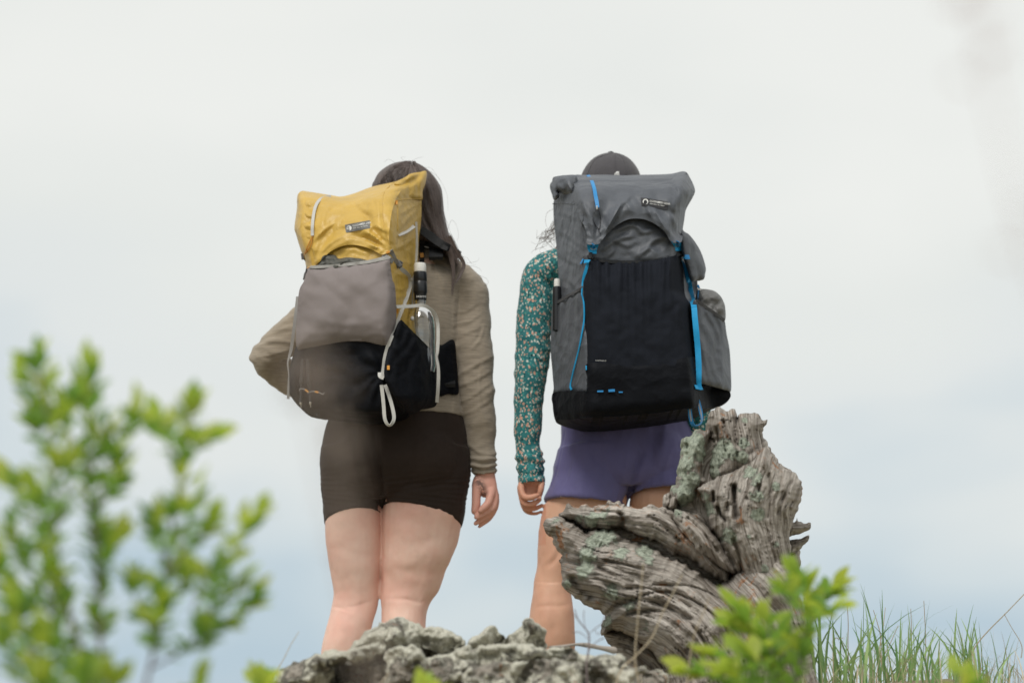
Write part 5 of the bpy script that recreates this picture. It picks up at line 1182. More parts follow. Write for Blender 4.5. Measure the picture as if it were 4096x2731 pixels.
sheet('upper_pocket', upr, uprY, M['charcoal'], packB, 1.4, lambda px, py, d: uprY(px, py, d) + .01 + .05 * rnd(d / 7), relax=1, bvh=True)
BBn += ['mesh_pocket.001', 'base_panel.001', 'side_pocket.001', 'side_pocket.002', 'upper_pocket']
# grey stuff sack pushed into the side pocket
sk = c4((1852, 140), (1900, 128), (1960, 132), (2020, 148), (2075, 195), (2105, 250), (2120, 310), (2118, 420), (2060, 470), (1900, 400), (1850, 300))
def skY(px, py, d): return -.185 - .050 * rnd(d / 12) + .010 * ridged(px * .07 + py * .06, py * .08 - px * .03, 0, 9, 3)
so_ = sheet('stuff_sack', sk, skY, M['sack'], None, 1.3, lambda px, py, d: skY(px, py, d) + .01 + .09 * rnd(d / 12), relax=1)
tag(so_, 'light grey stuff sack poking out of the grey pack side pocket', 'stuff sack')
# bottle on the other side
bxB = c4((540, 0))[0, 0]
botB = empty('water_bottle', at(bxB, 330, -.135)); tag(botB, 'dark bottle with white cap in the grey pack pocket beside the teal sleeve', 'bottle')
lathe('bottle_body', [(bxB - .4, p, r) for p, r in ((286.5, 3), (287, 4.4), (288.5, 4.6), (296, 4.7), (330, 4.8), (331, 2))], M['blackp'], botB, -.150)
lathe('cap', [(bxB - .3, p, r) for p, r in ((278.2, 1), (278.6, 2.6), (279.8, 3.0), (286.2, 3.2), (286.6, 1))], M['whitep'], botB, -.150)
# zip, label, print
strap_on('zip', c3((828, 282), (860, 330), (885, 400), (900, 480), (912, 540), (918, 585)), [3.2, 3.6, 3.8, 3.6], M['bluedark'], packB, ['top_flap.001'], .010)
cord_on('zip_teeth', c3((840, 290), (866, 340), (888, 410), (904, 490), (914, 560)), .45, M['blue'], packB, ['top_flap.001'], .007)
mesh_obj('zip_slider', *ptube([(*c3((912, 575))[0], -.41, .8), (*c3((912, 600))[0], -.41, .9)]), M['metal'], packB)
cord_on('zip_pull', c3((912, 600), (885, 640), (876, 690), (895, 745), (930, 785), (942, 740), (945, 670), (930, 620), (914, 600)), .32, M['blackp'], packB, ['top_flap.001'], .004)
cord_on('zip_pull', c3((928, 780), (934, 810), (944, 830)), .4, M['blackp'], packB, ['top_flap.001'], .004)
labB = sheet('brand_label', c3((1325, 490), (1580, 530), (1578, 608), (1330, 566)), on(['top_flap.001'], .0025), M['patchB'], packB, 1.4, .0015, False, relax=2, bvh=True)
xdB = np.array((255, 42.0))
lettering('lettering', 'GOSSAMER GEAR', c3((1405, 530))[0], xdB, 1.9, ['brand_label.001'], M['ink'], labB, bold=.004, squash=.98)
lettering('lettering', 'take less. do more', c3((1408, 552))[0], xdB, 1.35, ['brand_label.001'], M['ink'], labB, squash=1.02)
disc('emblem', c3((1369, 529))[0], 2.75, ['brand_label.001'], M['ink'], labB, .0010)
lettering('emblem_letter', 'g', c3((1353, 537))[0], xdB, 3.9, ['brand_label.001'], M['patchB'], labB, .0016, bold=.03)
lettering('lettering', 'MARIPOSA 60', c4((897, 807))[0], (1, .01), 1.45, ['mesh_pocket.001'], M['inkgrey'], packB, squash=.86)
# blue webbing
for a, b in (((818, 926), (930, 930)), ((1613, 906), (1704, 903))):
    (ax_, ay_), (bx_, by_) = a, b
    cx = (ax_ + bx_) / 2 + (8 if ax_ < 1000 else 20)
    tb = sheet('flap_tab', c3(a, b, (bx_ - 22 if ax_ < 1000 else bx_, by_ + 60), (cx + 30, by_ + 90), (cx - 32, by_ + 88), (ax_ + 6 if ax_ < 1000 else ax_ + 30, ay_ + 50)), on(BBn, .018), M['blue'], packB, 1.2, .004, False, relax=10)
    strap_on('tab', c3((cx - 6, by_), (cx - 4, by_ + 40)), 3.6, M['bluedark'], tb, BBn, .026)
    mesh_obj('ring', *ptube([(*p, float(hit(BBn, p[None, 0], p[None, 1], .030)[0]), .32) for p in c3((cx - 24, by_ + 28), (cx - 26, by_ + 42), (cx - 4, by_ + 50), (cx + 20, by_ + 42), (cx + 18, by_ + 28))], n=8), M['metal'], tb)
buckle(c3((850, 1040))[0], 1.75, 7.5, 4.6, BBn, M['blackp'], packB, .014)
buckle(c3((1702, 1012))[0], 1.1, 8.0, 3.8, BBn, M['blackp'], packB, .014)
strap_on('keeper', c3((792, 1092), (842, 1090)), 3.4, M['blue'], packB, BBn, .018)
strap_on('keeper', c3((765, 1092), (778, 1092)), 5.5, M['bluedark'], packB, BBn, .010)
strap_on('keeper', c3((1712, 1062), (1740, 1056)), 3.0, M['blue'], packB, BBn, .018)
strap_on('keeper', c3((1738, 1050), (1782, 1050)), 4.6, M['bluedark'], packB, BBn, .012)
strap_on('strap', np.vstack([c3((835, 1100), (815, 1160), (790, 1230), (776, 1300), (770, 1400)), c4((772, 190), (785, 240), (792, 320), (790, 430), (770, 550), (745, 680), (715, 800), (690, 900), (672, 980), (662, 1040), (672, 1075))]), [4.2, 3.4, 1.6, 1.5, 1.9, 2.0, 2.0, 1.9, 1.7, 2.2], M['blue'], packB, BBn, .012, twist=[.1, .4, 1.0, 1.1, 1.0, .9, .9, .9, .9, .6])
strap_on('strap', np.vstack([c3((1712, 1090), (1740, 1150), (1762, 1260)), c4((1775, 50), (1790, 140), (1812, 240), (1826, 300), (1834, 400), (1848, 540), (1862, 700), (1870, 850), (1870, 980), (1868, 1075))]), [2.6, 4.6, 5.4, 5.6, 5.6, 5.6, 5.8, 5.8, 5.6, 5.6], M['blue'], packB, BBn, .014, twist=[.7, .3, .1, .2, .4, .1, .0, .1, .2, .05, 0])
strap_on('strap_end', c4((1838, 1048), (1902, 1056)), 4.5, M['blue'], packB, BBn, .020)
lp = [(*p, -.335 + .004 * i) for i, p in enumerate(c4((1776, 1035), (1780, 1150), (1786, 1270), (1800, 1370), (1825, 1412), (1870, 1408), (1898, 1370), (1890, 1290), (1862, 1180), (1835, 1100), (1812, 1035)))]
ribbon('strap', lp, 4.0, M['bluedark'], packB, twist=[0, 0, .1, .4, 1.2, 1.4, 1.2, .4, .1, 0, 0])
ribbon('stripe', [(x, y, z - .0016) for x, y, z in lp[:4]], 1.3, M['elastic'], packB, .0012)
ribbon('stripe', [(x, y, z - .0016) for x, y, z in lp[6:]], 1.3, M['elastic'], packB, .0012)
for a, b, w in (((915, 1090), (972, 1088), 1.7), ((1020, 1084), (1080, 1080), 2.6), ((1116, 1097), (1155, 1097), 1.3)): strap_on('blue_tab', c4(a, b), w, M['bluedark'], packB, BBn, .004)
strap_on('blue_tab', c4((810, 848), (811, 888)), 1.3, M['blue'], packB, BBn, .006)
ribbon('strap', [(*p, -.21) for p in c4((1860, 90), (1872, 120), (1868, 180), (1872, 240))], 2.0, M['bluedark'], packB)
ribbon('keeper', [(*p, -.215) for p in c4((1862, 128), (1895, 134))], 2.0, M['inkgrey'], packB)
for s in (0, 1):
    x = (586, 640)[s]
    ribbon('shoulder_strap', [(x, 250, -.06), (x, 240, .0), (x - 3 + 6 * s, 246, .10), (x - 6 + 12 * s, 290, .16), (x - 14 + 28 * s, 350, .14), (x - 12 + 24 * s, 385, -.05)], 16, M['blackweb'], packB, .012)
for s in (0, 1):
    x = (382, 436)[s]
    ribbon('shoulder_strap', [(x, 258, -.11), (x, 246, -.05), (x, 250, .06), (x - 6 + 12 * s, 292, .115), (x - 14 + 28 * s, 350, .12), (x - 12 + 24 * s, 385, -.09)], 14, M['blackweb'], packA, .010)

# ================================================================== weathered upturned stump
SY = -.84
stump = empty('tree_stump', np.array([at(780, 700, SY)[0], SY, .1])); tag(stump, 'grey weathered splintered tree stump covered with pale lichen patches', 'tree stump')
def wood(name, poly, spine, Y0, D, w, step=1.5, amp=1.0, rag=1.6, grooves=(), lich=(), seed=0, thick=.12, tilt=(0, 0), curve=True, lich0=-.06):
    """a solid of weathered wood: outline and run of the grain in pixels"""
    spine = catmull(np.asarray(spine, float), 8); amp *= .72
    P = resample(catmull(poly, 8, True) if curve else np.asarray(poly, float), 1.3)
    dd, u, sd_ = dist_poly(P[:, 0], P[:, 1], spine, False, True)
    # ragged, splintered outline: fibres end at different lengths
    n = np.roll(P, -1, 0) - np.roll(P, 1, 0); n = np.stack([n[:, 1], -n[:, 0]], 1); n /= np.linalg.norm(n, axis=1, keepdims=True) + 1e-9
    P = P + n * (rag * (fbm(P[:, 0] * .22, P[:, 1] * .22, 0, seed, 3)))[:, None]
    mx_, my_ = P.mean(0)
    def base(px, py): return Y0 + (px - mx_) * tilt[0] / 100 + (py - my_) * tilt[1] / 100
    def yf(px, py, d):
        dd, u, sd_ = dist_poly(px, py, spine, False, True); s = dd * sd_
        s = s + 2.2 * vnoise(px * .03, py * .03, 0, seed + 9) + 6 * vnoise(px * .012, py * .012, 0, seed + 19) + 1.2 * vnoise(px * .09, py * .09, 0, seed + 29)
        e = rnd(d / w)
        y = base(px, py) - D * e
        y -= amp * (.015 * ridged(s * .07, u * .012, 0, seed + 1, 2) * e + .0048 * ridged(s * .26, u * .022, 0, seed + 2, 2) * e * (1 + .8 * vnoise(px * .04, py * .04, 5, seed)) + .0035 * ridged(s * .75, u * .045, 0, seed + 3, 2))
        cr = vnoise(s * .33, u * .012, 3.3, seed + 4); y += amp * .022 * np.exp(-(cr / .045) ** 2) * sstep(-.1, .35, vnoise(px * .03, py * .03, 7, seed + 6)) * e
        y -= .02 * fbm(px * .022, py * .022, 0, seed + 5, 3) * e
        for g, gd, gw in grooves: y += gd * np.exp(-(dist_poly(px, py, catmull(g, 5), False) / gw) ** 2)
        la = lich_val(px, py); y -= .005 * sstep(.12, .25, la + .25 * fbm(px * .2, py * .2, 0, seed + 7, 3)) * (1 + .8 * fbm(px * .35, py * .35, 0, 4, 2))
        return y
    def lich_val(px, py):
        a = np.full(np.shape(px), lich0)
        for (cx, cy), r, s in lich: a = np.maximum(a, s * np.exp(-((px - cx) ** 2 + (py - cy) ** 2) / r ** 2) - .06)
        return a
    def at_(px, py, d):
        dd, u, sd_ = dist_poly(px, py, spine, False, True)
        return {'grain': np.stack([dd * sd_ + 2.2 * vnoise(px * .03, py * .03, 0, seed + 9) + 6 * vnoise(px * .012, py * .012, 0, seed + 19) + 1.2 * vnoise(px * .09, py * .09, 0, seed + 29), u, np.full_like(u, seed * 3.7)], 1), 'lichen': lich_val(px, py)}
    return sheet(name, P, yf, M['wood'], stump, step, lambda px, py, d: base(px, py) + thick * rnd(d / (w * 1.2)), curve=False, attrs=at_, sharp=None)
def L(f, *a): return [(f((x, y))[0], r, s) for x, y, r, s in a]

# dark heart behind everything
wood('heartwood', np.vstack([s2((330, 480), (480, 330), (700, 300), (1000, 330), (1300, 260)), s1((200, 1000), (300, 700), (420, 480), (700, 350), (1000, 400), (1200, 600), (1450, 900), (1560, 1050)), c6((1440, 700), (1430, 900), (1470, 1100), (1500, 1300), (1560, 1500), (1590, 1660), (900, 1660), (760, 1400), (560, 1230))]),
     c6((300, 900), (800, 950), (1200, 1000), (1300, 500)), SY + .10, .10, 18, 2.4, .8, 2, seed=1, thick=.16)
# trunk and root fan: one flare of wood whose fibres sweep from the roots down into the ground
wood('trunk', np.vstack([s2((35, 300), (100, 240), (200, 224), (270, 252), (360, 308), (440, 358), (510, 388), (560, 368), (700, 358), (830, 378), (880, 432), (1000, 485), (1130, 515), (1240, 565), (1360, 650), (1500, 700), (1622, 770), (1800, 870), (1950, 950)),
      c6((1180, 940), (1300, 880), (1420, 860), (1462, 930), (1482, 1010), (1497, 1120), (1520, 1280), (1558, 1420), (1605, 1600), (1640, 1720), (790, 1720), (778, 1570), (755, 1480), (700, 1395), (620, 1335), (540, 1292), (480, 1275), (432, 1305), (412, 1292), (422, 1232), (444, 1188)),
      s2((610, 1222), (505, 1172), (430, 1112), (345, 1080), (300, 1020), (240, 960), (232, 880), (222, 790), (196, 700), (238, 640), (195, 590), (140, 520), (130, 440), (70, 390), (42, 350))]),
     c6((60, 760), (300, 850), (560, 930), (850, 1020), (1080, 1190), (1220, 1450), (1280, 1760)), SY - .03, .17, 40, 1.45, 1.15, 1.8, seed=3, thick=.18, tilt=(-.015, -.03),
     grooves=[(s2((722, 1290), (860, 1170), (1050, 1120), (1300, 1170), (1622, 1330)), .03, 2.6), (c6((450, 1290), (560, 1280), (660, 1330), (750, 1420), (800, 1568)), -.018, 3.5), (c6((560, 1190), (700, 1170), (850, 1210), (960, 1310), (1030, 1450)), .028, 1.8), (c6((620, 1090), (780, 1070), (940, 1130), (1080, 1250), (1150, 1400)), .022, 1.4), (c6((700, 1030), (900, 1040), (1060, 1110), (1200, 1250)), .018, 1.2), (s2((240, 700), (420, 740)), .045, 3.0), (s2((360, 900), (460, 1010), (560, 1080)), .05, 4.5), (s2((300, 850), (460, 880), (640, 980), (800, 1120)), -.02, 3), (s2((640, 780), (800, 870), (1000, 940)), .03, 2.5), (s2((820, 490), (950, 500), (1080, 560)), .03, 2.5), (s2((280, 600), (420, 640)), .02, 2), (s2((940, 990), (1150, 1000), (1400, 1080), (1622, 1200)), .025, 2.0), (s2((700, 700), (900, 740), (1120, 800)), .02, 1.5)],
     lich=L(c6, (450, 1230, 8, .2), (560, 1150, 9, .16), (640, 1250, 9, .12), (900, 1110, 7, .1)) + L(s2, (180, 310, 9, .16), (720, 420, 13, .26), (560, 560, 11, .22), (500, 640, 12, .24), (880, 640, 11, .26), (1130, 600, 12, .25), (480, 800, 11, .25), (750, 1060, 10, .22), (620, 500, 12, .2), (1180, 680, 8, .2), (280, 960, 7, .2)))
wood('hollow', c6((430, 1290), (520, 1270), (640, 1320), (760, 1420), (830, 1600), (860, 1720), (620, 1720), (590, 1560), (540, 1450), (470, 1370)), c6((430, 1320), (600, 1380), (720, 1500), (780, 1720)), SY + .06, .06, 14, 1.6, 1.0, 1.0, seed=14, thick=.10, lich0=-.3)
# upper slab of the fan
wood('root', s2((214, 216), (255, 150), (300, 108), (380, 126), (450, 118), (600, 114), (640, 95), (700, 102), (735, 75), (772, 58), (850, 72), (930, 98), (990, 125), (1060, 120), (1130, 122), (1150, 95), (1180, 84), (1250, 96), (1400, 140), (1500, 168), (1620, 240), (1800, 420), (2000, 700), (2060, 1000), (1900, 900), (1622, 715), (1500, 676), (1360, 610), (1260, 510), (1100, 462), (950, 392), (860, 340), (700, 372), (520, 378), (400, 318), (290, 268)),
     s2((150, 130), (600, 200), (1000, 260), (1300, 340), (1600, 560), (1900, 850)), SY + .02, .13, 26, 1.45, 1.2, 2.0, seed=4, thick=.12, tilt=(-.01, 0),
     grooves=[(s2((1150, 130), (1300, 160), (1440, 260), (1600, 420)), .045, 3.2), (s2((860, 200), (900, 260), (860, 330)), .03, 2), (s2((900, 330), (1060, 360), (1150, 430)), -.016, 3), (s2((1180, 230), (1350, 330), (1500, 480)), .02, 2.5), (s2((600, 160), (800, 180), (900, 200)), .02, 1.6)],
     lich=L(s2, (560, 260, 12, .22), (420, 240, 9, .2), (700, 200, 9, .16), (780, 320, 8, .14)))
# neck column
wood('trunk', c6((1010, 462), (1100, 422), (1190, 378), (1250, 335), (1300, 280), (1340, 320), (1385, 372), (1450, 412), (1498, 460), (1513, 520), (1492, 610), (1462, 680), (1446, 760), (1450, 860), (1475, 980), (1490, 1080), (1400, 1130), (1250, 1080), (1150, 960), (1085, 860), (1042, 770), (1000, 690), (985, 610), (942, 512), (965, 485)),
     c6((1330, 1250), (1290, 1050), (1235, 850), (1225, 700), (1250, 560), (1290, 440), (1320, 250)), SY - .02, .16, 40, 1.4, 1.2, 1.2, seed=5, thick=.17, tilt=(.02, 0),
     grooves=[(s1((890, 1040), (895, 1150), (905, 1280), (915, 1400)), .085, 2.4), (s1((700, 1290), (740, 1380), (790, 1440)), .05, 2.0), (s1((640, 1110), (650, 1200)), .05, 1.8), (s1((820, 1250), (820, 1340)), .03, 1.8), (s1((460, 1050), (600, 960), (800, 860), (1000, 780), (1250, 720)), -.030, 5.5), (s1((1310, 900), (1330, 1150), (1300, 1400)), .022, 2.0), (s1((1450, 950), (1480, 1200), (1420, 1350)), .016, 2.2), (s1((1190, 1030), (1190, 1090)), .03, 1.5), (s3((830, 300), (880, 450), (900, 580)), .035, 2.0), (s3((780, 400), (830, 520)), .03, 1.6)],
     lich=L(s1, (1180, 1370, 7.5, .34), (570, 1300, 8, .3), (1100, 860, 8, .26), (1170, 950, 8, .24), (1180, 1150, 8, .2), (1390, 1030, 5, .3), (950, 1080, 5, .2), (540, 1150, 7, .22)) + L(s3, (790, 270, 9, .3), (1200, 340, 5, .26), (1105, 555, 5, .26), (965, 275, 4, .24), (1035, 640, 5, .2)))
# top snag
wood('snag', s1((600, 960), (590, 850), (592, 700), (625, 580), (640, 470), (600, 380), (560, 320), (585, 230), (612, 132), (650, 108), (700, 86), (762, 90), (795, 118), (832, 130), (860, 110), (888, 112), (918, 160), (928, 232), (962, 182), (1050, 152), (1105, 150), (1180, 170), (1252, 236), (1296, 238), (1262, 310), (1246, 430), (1292, 520), (1345, 585), (1412, 720), (1500, 800), (1600, 860), (1660, 960), (1400, 1030), (1000, 1000), (800, 1040)),
     s1((1050, 1200), (960, 900), (950, 600), (900, 300), (880, 0)), SY + .05, .14, 30, 1.4, 1.2, 1.3, seed=6, thick=.14,
     grooves=[(s1((770, 260), (800, 380), (860, 520)), .035, 2.4), (s1((925, 240), (915, 400), (930, 520)), .04, 2.2), (s1((690, 330), (710, 480)), .03, 2.0), (s1((1240, 440), (1180, 560), (1080, 640)), .02, 2)],
     lich=L(s1, (780, 600, 12, .34), (860, 640, 9, .3), (680, 720, 10, .34), (1010, 520, 5.5, .34), (980, 680, 7, .32), (650, 850, 8, .28), (1200, 790, 7, .2), (1020, 230, 4, .2)))
# lichen-grown wall of the hollow
wood('snag', s1((412, 345), (470, 325), (520, 350), (555, 365), (600, 380), (590, 520), (560, 620), (535, 760), (540, 900), (560, 965), (450, 1085), (445, 1160), (320, 1290), (200, 1330), (40, 1275), (45, 1160), (115, 1085), (195, 995), (215, 850), (240, 665), (268, 610), (262, 480), (300, 430), (345, 432), (385, 402)),
     s1((250, 1400), (330, 1000), (400, 700), (450, 300)), SY + .03, .10, 22, 1.4, 1.0, 1.6, seed=7, thick=.12,
     grooves=[(s1((350, 450), (330, 700)), .02, 2.5), (s1((120, 1180), (200, 1250)), .05, 4)],
     lich=L(s1, (350, 560, 13, .34), (440, 480, 9, .34), (290, 800, 12, .34), (370, 950, 12, .32), (300, 1090, 10, .3), (160, 1080, 8, .22), (330, 1220, 11, .34), (480, 650, 8, .26)))
# loose splinters
wood('splinter', s1((108, 1290), (130, 1200), (150, 1150), (205, 1135), (222, 1150), (210, 1250), (190, 1310)), s1((150, 1350), (180, 1100)), SY - .03, .02, 5, 1.2, .3, .4, seed=8, thick=.015, lich0=-.3)
wood('splinter', s3((300, 30), (440, 62), (560, 152), (690, 292), (770, 410), (850, 600), (700, 560), (510, 430), (390, 290), (310, 160)), s3((250, 0), (500, 200), (850, 650)), SY - .02, .12, 16, 1.4, 1.2, 1.0, seed=9, thick=.05,
     grooves=[(s3((420, 110), (560, 250), (680, 400)), .03, 1.8)], lich=L(s3, (330, 60, 6, .2)))
wood('splinter', s3((1300, 140), (1372, 146), (1384, 100), (1396, 142), (1440, 152), (1470, 158), (1506, 148), (1498, 200), (1462, 228), (1400, 246), (1310, 262)), s3((1200, 220), (1520, 175)), SY + .06, .06, 8, 1.2, .8, .8, seed=10, thick=.05, lich0=-.3)
wood('splinter', s3((1300, 318), (1400, 290), (1480, 258), (1493, 262), (1484, 305), (1420, 372), (1330, 445)), s3((1200, 380), (1500, 270)), SY + .09, .05, 7, 1.2, .8, .8, seed=11, thick=.05, lich0=-.3)
wood('trunk', s3((1300, 440), (1390, 385), (1418, 440), (1420, 540), (1402, 640), (1400, 760), (1440, 900), (1500, 1100), (1540, 1400), (1300, 1200), (1290, 700)), s3((1350, 400), (1400, 800), (1520, 1300)), SY + .14, .10, 12, 1.6, .8, 1.0, seed=12, thick=.10)

# ================================================================== lichen-crusted boulders of the crest
def rock(poly, Y0, D, w, seed, label, depth=.16, step=1.6, cuts=8):
    P = resample(catmull(poly, 4, True), 2.0)
    n = np.roll(P, -1, 0) - np.roll(P, 1, 0); n = np.stack([n[:, 1], -n[:, 0]], 1); n /= np.linalg.norm(n, axis=1, keepdims=True) + 1e-9
    P = P + n * (1.9 * fbm(P[:, 0] * .16, P[:, 1] * .16, 0, seed, 4, .6))[:, None]
    x0, y0 = P.min(0); x1, y1 = P.max(0); cx, cy = (x0 + x1) / 2, (y0 + y1) / 2; sz = max(x1 - x0, y1 - y0) / 2
    rs = np.random.RandomState(seed)
    planes = [(rs.uniform(-1, 1), rs.uniform(-1, .8), rs.uniform(.35, .95)) for _ in range(cuts)]
    def yf(px, py, d):
        h = D * rnd(d / w)
        for a, b, c in planes:                      # broken faces
            h = np.minimum(h, D * (c * .9 + .8 * (a * (px - cx) + b * (py - cy)) / sz + .12))
        h = np.maximum(h, 0) * rnd(d / 4)
        h += (.034 * fbm(px * .03, py * .03, 0, seed + 1, 3) + .024 * np.abs(fbm(px * .045, py * .06, 0, seed + 2, 3)) + .008 * fbm(px * .2, py * .2, 0, seed + 3, 3)) * rnd(d / 8)
        return Y0 - h
    o = sheet('boulder', P, yf, M['rock'], None, step, lambda px, py, d: Y0 + depth * rnd(d / w), curve=False, sharp=None, loc=np.array([at(cx, cy, Y0)[0], Y0, .1]))
    return tag(o, label, 'rock', 'boulders along the crest')
rock(rk((85, 495), (95, 455), (150, 420), (250, 375), (340, 345), (390, 360), (420, 430), (400, 540), (330, 640), (60, 640)), -1.50, .14, 22, 11, 'low lichen-spotted rock beside the leg in brown shorts, lowest end of the outcrop')
rock(rk((345, 350), (390, 325), (440, 318), (500, 330), (560, 300), (640, 285), (720, 262), (750, 290), (700, 350), (640, 395), (560, 400), (480, 390), (390, 400), (350, 385)), -1.52, .15, 14, 12, 'flat grey overhanging rock slab with a dark hollow beneath it', .2)
rock(rk((400, 395), (520, 385), (640, 380), (680, 440), (660, 560), (600, 660), (420, 660), (395, 520)), -1.36, .10, 16, 13, 'dark shaded rock set back under the overhanging slab')
rock(rk((520, 300), (560, 262), (600, 240), (632, 205), (700, 172), (770, 132), (830, 122), (880, 145), (950, 180), (985, 200), (1000, 260), (960, 310), (820, 330), (700, 345), (560, 345)), -1.34, .16, 22, 14, 'tall pale rock directly below the knees above brown ground, highest peak of its cluster', .2)
rock(rk((930, 215), (985, 190), (1070, 188), (1130, 210), (1210, 258), (1195, 290), (1120, 335), (1020, 330), (950, 290), (925, 250)), -1.38, .12, 16, 15, 'rounded lichened rock sloping down from the tall pale peak', .18)
rock(rk((735, 330), (800, 300), (900, 290), (960, 320), (980, 400), (960, 480), (930, 560), (820, 650), (740, 600), (745, 430)), -1.62, .14, 20, 16, 'smooth brown bare-faced boulder under the tall pale peak', .2)
rock(rk((640, 420), (700, 395), (760, 420), (780, 520), (740, 660), (620, 660), (630, 520)), -1.48, .08, 14, 17, 'narrow brown rock wedged beside the smooth bare-faced boulder')
rock(rk((940, 400), (1020, 345), (1110, 335), (1200, 290), (1260, 320), (1280, 400), (1240, 480), (1150, 540), (1100, 640), (930, 650), (950, 500)), -1.56, .14, 18, 18, 'knobbly lichen-crusted boulder between the bare boulder and the pointed rock', .2)
rock(rk((1215, 275), (1255, 240), (1300, 210), (1345, 182), (1392, 184), (1425, 235), (1440, 268), (1400, 300), (1300, 330), (1230, 320)), -1.36, .11, 14, 19, 'pointed lichened rock standing alone against the sky between the hikers', .18)
rock(rk((1432, 272), (1480, 215), (1520, 190), (1555, 138), (1600, 142), (1630, 155), (1660, 168), (1678, 195), (1682, 262), (1690, 300), (1600, 320), (1440, 320)), -1.30, .11, 14, 20, 'rock with a rust-orange top against the bare calf', .18)
rock(rk((1240, 330), (1320, 292), (1440, 280), (1560, 285), (1700, 300), (1800, 305), (1866, 325), (1880, 360), (1800, 380), (1650, 370), (1500, 400), (1400, 440), (1290, 430)), -1.50, .13, 14, 21, 'long pale rock slab below the rust-topped rock', .2)
rock(rk((1200, 440), (1300, 400), (1420, 390), (1500, 420), (1520, 500), (1480, 660), (1180, 660), (1180, 520)), -1.66, .14, 20, 22, 'lichen-crusted boulder under the pale slab, orange patch on top', .2)
rock(rk((1490, 400), (1620, 375), (1780, 372), (1880, 420), (1900, 500), (1860, 660), (1500, 660), (1470, 500)), -1.68, .15, 22, 23, 'broad grey boulder whose hollowed face is shaded beneath the pale slab', .2)
rock(rk((1860, 350), (1950, 340), (2080, 340), (2150, 348), (2152, 385), (2120, 420), (2240, 410), (2262, 440), (2200, 500), (2150, 660), (1880, 660), (1880, 480)), -1.62, .14, 18, 24, 'mint-lichened flat rock at the foot of the stump', .2)
rock(rk((1280, 520), (1180, 505), (1200, 490), (1300, 488), (1370, 530), (1390, 660), (1160, 660)), -1.86, .08, 16, 25, 'small pinkish stone lying in front of the knobbly boulder', .12)
rock(rk((2180, 470), (2260, 430), (2360, 440), (2420, 520), (2440, 680), (2160, 680)), -1.34, .10, 16, 26, 'reddish brown stone in the hollow beneath the stump', .12)
rock(rk((330, 420), (420, 360), (560, 310), (800, 270), (980, 275), (1200, 300), (1400, 310), (1700, 330), (1950, 360), (2150, 400), (2250, 520), (2300, 720), (300, 720)), -1.20, .06, 16, 27, 'long dark bedrock face seen between the boulders of the outcrop', .12, 3.0)
# a half-buried dark branch beneath the stump
bo = mesh_obj('fallen_branch', *ptube([(*rk((1700, 300))[0], -1.24, .8), (*rk((1790, 296))[0], -1.22, 1.6), (*rk((1850, 286))[0], -1.22, 1.3), (*rk((1920, 290))[0], -1.2, 2.4), (*rk((2000, 305))[0], -1.18, 2.2), (*rk((2080, 320))[0], -1.16, 3.6)]), M['wood'], None, loc=at(*rk((1900, 288))[0], -1.2))
tag(bo, 'short dark fallen branch lying on the pale slab by the stump', 'branch')

# ================================================================== grass on the mound
rs = np.random.RandomState(17)
def blades(name, spots, mat):
    V, F, tone = [], [], []; k = 0
    for x, y, z, h, w, lean, bend, tn in spots:
        a = rs.rand() * 6.28; dx, dy = math.cos(lean), math.sin(lean); sx, sy = -math.sin(a), math.cos(a); n = 6
        for i in range(n + 1):
            t = i / n; hh = h * (t - .35 * bend * t * t); off = h * bend * t * t
            ww = w * (1 - t) ** .6 * (.6 + .8 * min(t * 3, 1)) / 1.4 if i < n else .00015
            c = np.array([x + dx * off, y + dy * off, z + hh])
            V += [c + np.array([sx, sy, 0]) * ww, c - np.array([sx, sy, 0]) * ww + np.array([0, 0, 1e-4])]
            tone += [tn, tn]
        for i in range(n): F.append((k + 2 * i, k + 2 * i + 1, k + 2 * i + 3, k + 2 * i + 2))
        k += 2 * n + 2
    return mesh_obj(name, np.array(V), F, mat, None, attrs={'tone': np.array(tone)})
def spot(px0, px1, Y0, Y1, h0, h1, w, b):
    Y = rs.uniform(Y0, Y1); px = rs.uniform(px0, px1); p = at(px, 682, Y); x = p[0]; z = float(ground_z(x, Y)) - .01
    return (x, Y, z, rs.uniform(h0, h1), w * rs.uniform(.6, 1.3), rs.rand() * 6.28, b * rs.rand(), rs.rand())
S = []
for i in range(430):
    px = rs.uniform(806, 1030); sc_ = np.interp(px, [806, 840, 890, 950, 1000, 1030], [1.1, 1.15, 1.0, .82, .62, .6])
    s = spot(px, px + .1, -.95, .2, .10 * sc_, .27 * sc_, .0042, .8); S.append(s)
tag(blades('grass', S, M['grass']), 'tuft of green grass on the mound beside the stump', 'grass', None, 'stuff')
S = [spot(820, 1030, -1.0, .0, .05, .16, .0014, 1.0) for i in range(420)] + [spot(540, 830, -1.5, -.9, .03, .08, .0013, .9) for i in range(160)] + [spot(180, 1060, -2.8, -.2, .015, .04, .0012, 1.0) for i in range(900)]
tag(blades('dry_grass', S, M['straw']), 'pale dry grass litter at the foot of the green tuft', 'grass', None, 'stuff')
def stalk(P, Y, r, label, mat='straw', group=None):
    P = catmull(P, 6); Y = np.interp(np.linspace(0, 1, len(P)), np.linspace(0, 1, len(Y)), Y)
    V, F = ptube([(*p, y, r * np.interp(i / len(P), [0, 1], [.6, 1.1])) for i, (p, y) in enumerate(zip(P, Y))], n=7, sub=1)
    o = mesh_obj('dry_stalk', V, F, M[mat], None, loc=at(*P[-1], Y[-1]), attrs={'tone': np.full(len(V), rs.rand())})
    return tag(o, label, 'grass stalk', group)
DG = 'dry grass stalks'
stalk(c6((645, 915), (632, 1050), (612, 1250), (600, 1440), (622, 1568), (640, 1700)), [-1.85] * 2, .75, 'upright straw stalk in front of the stump trunk', group=DG)
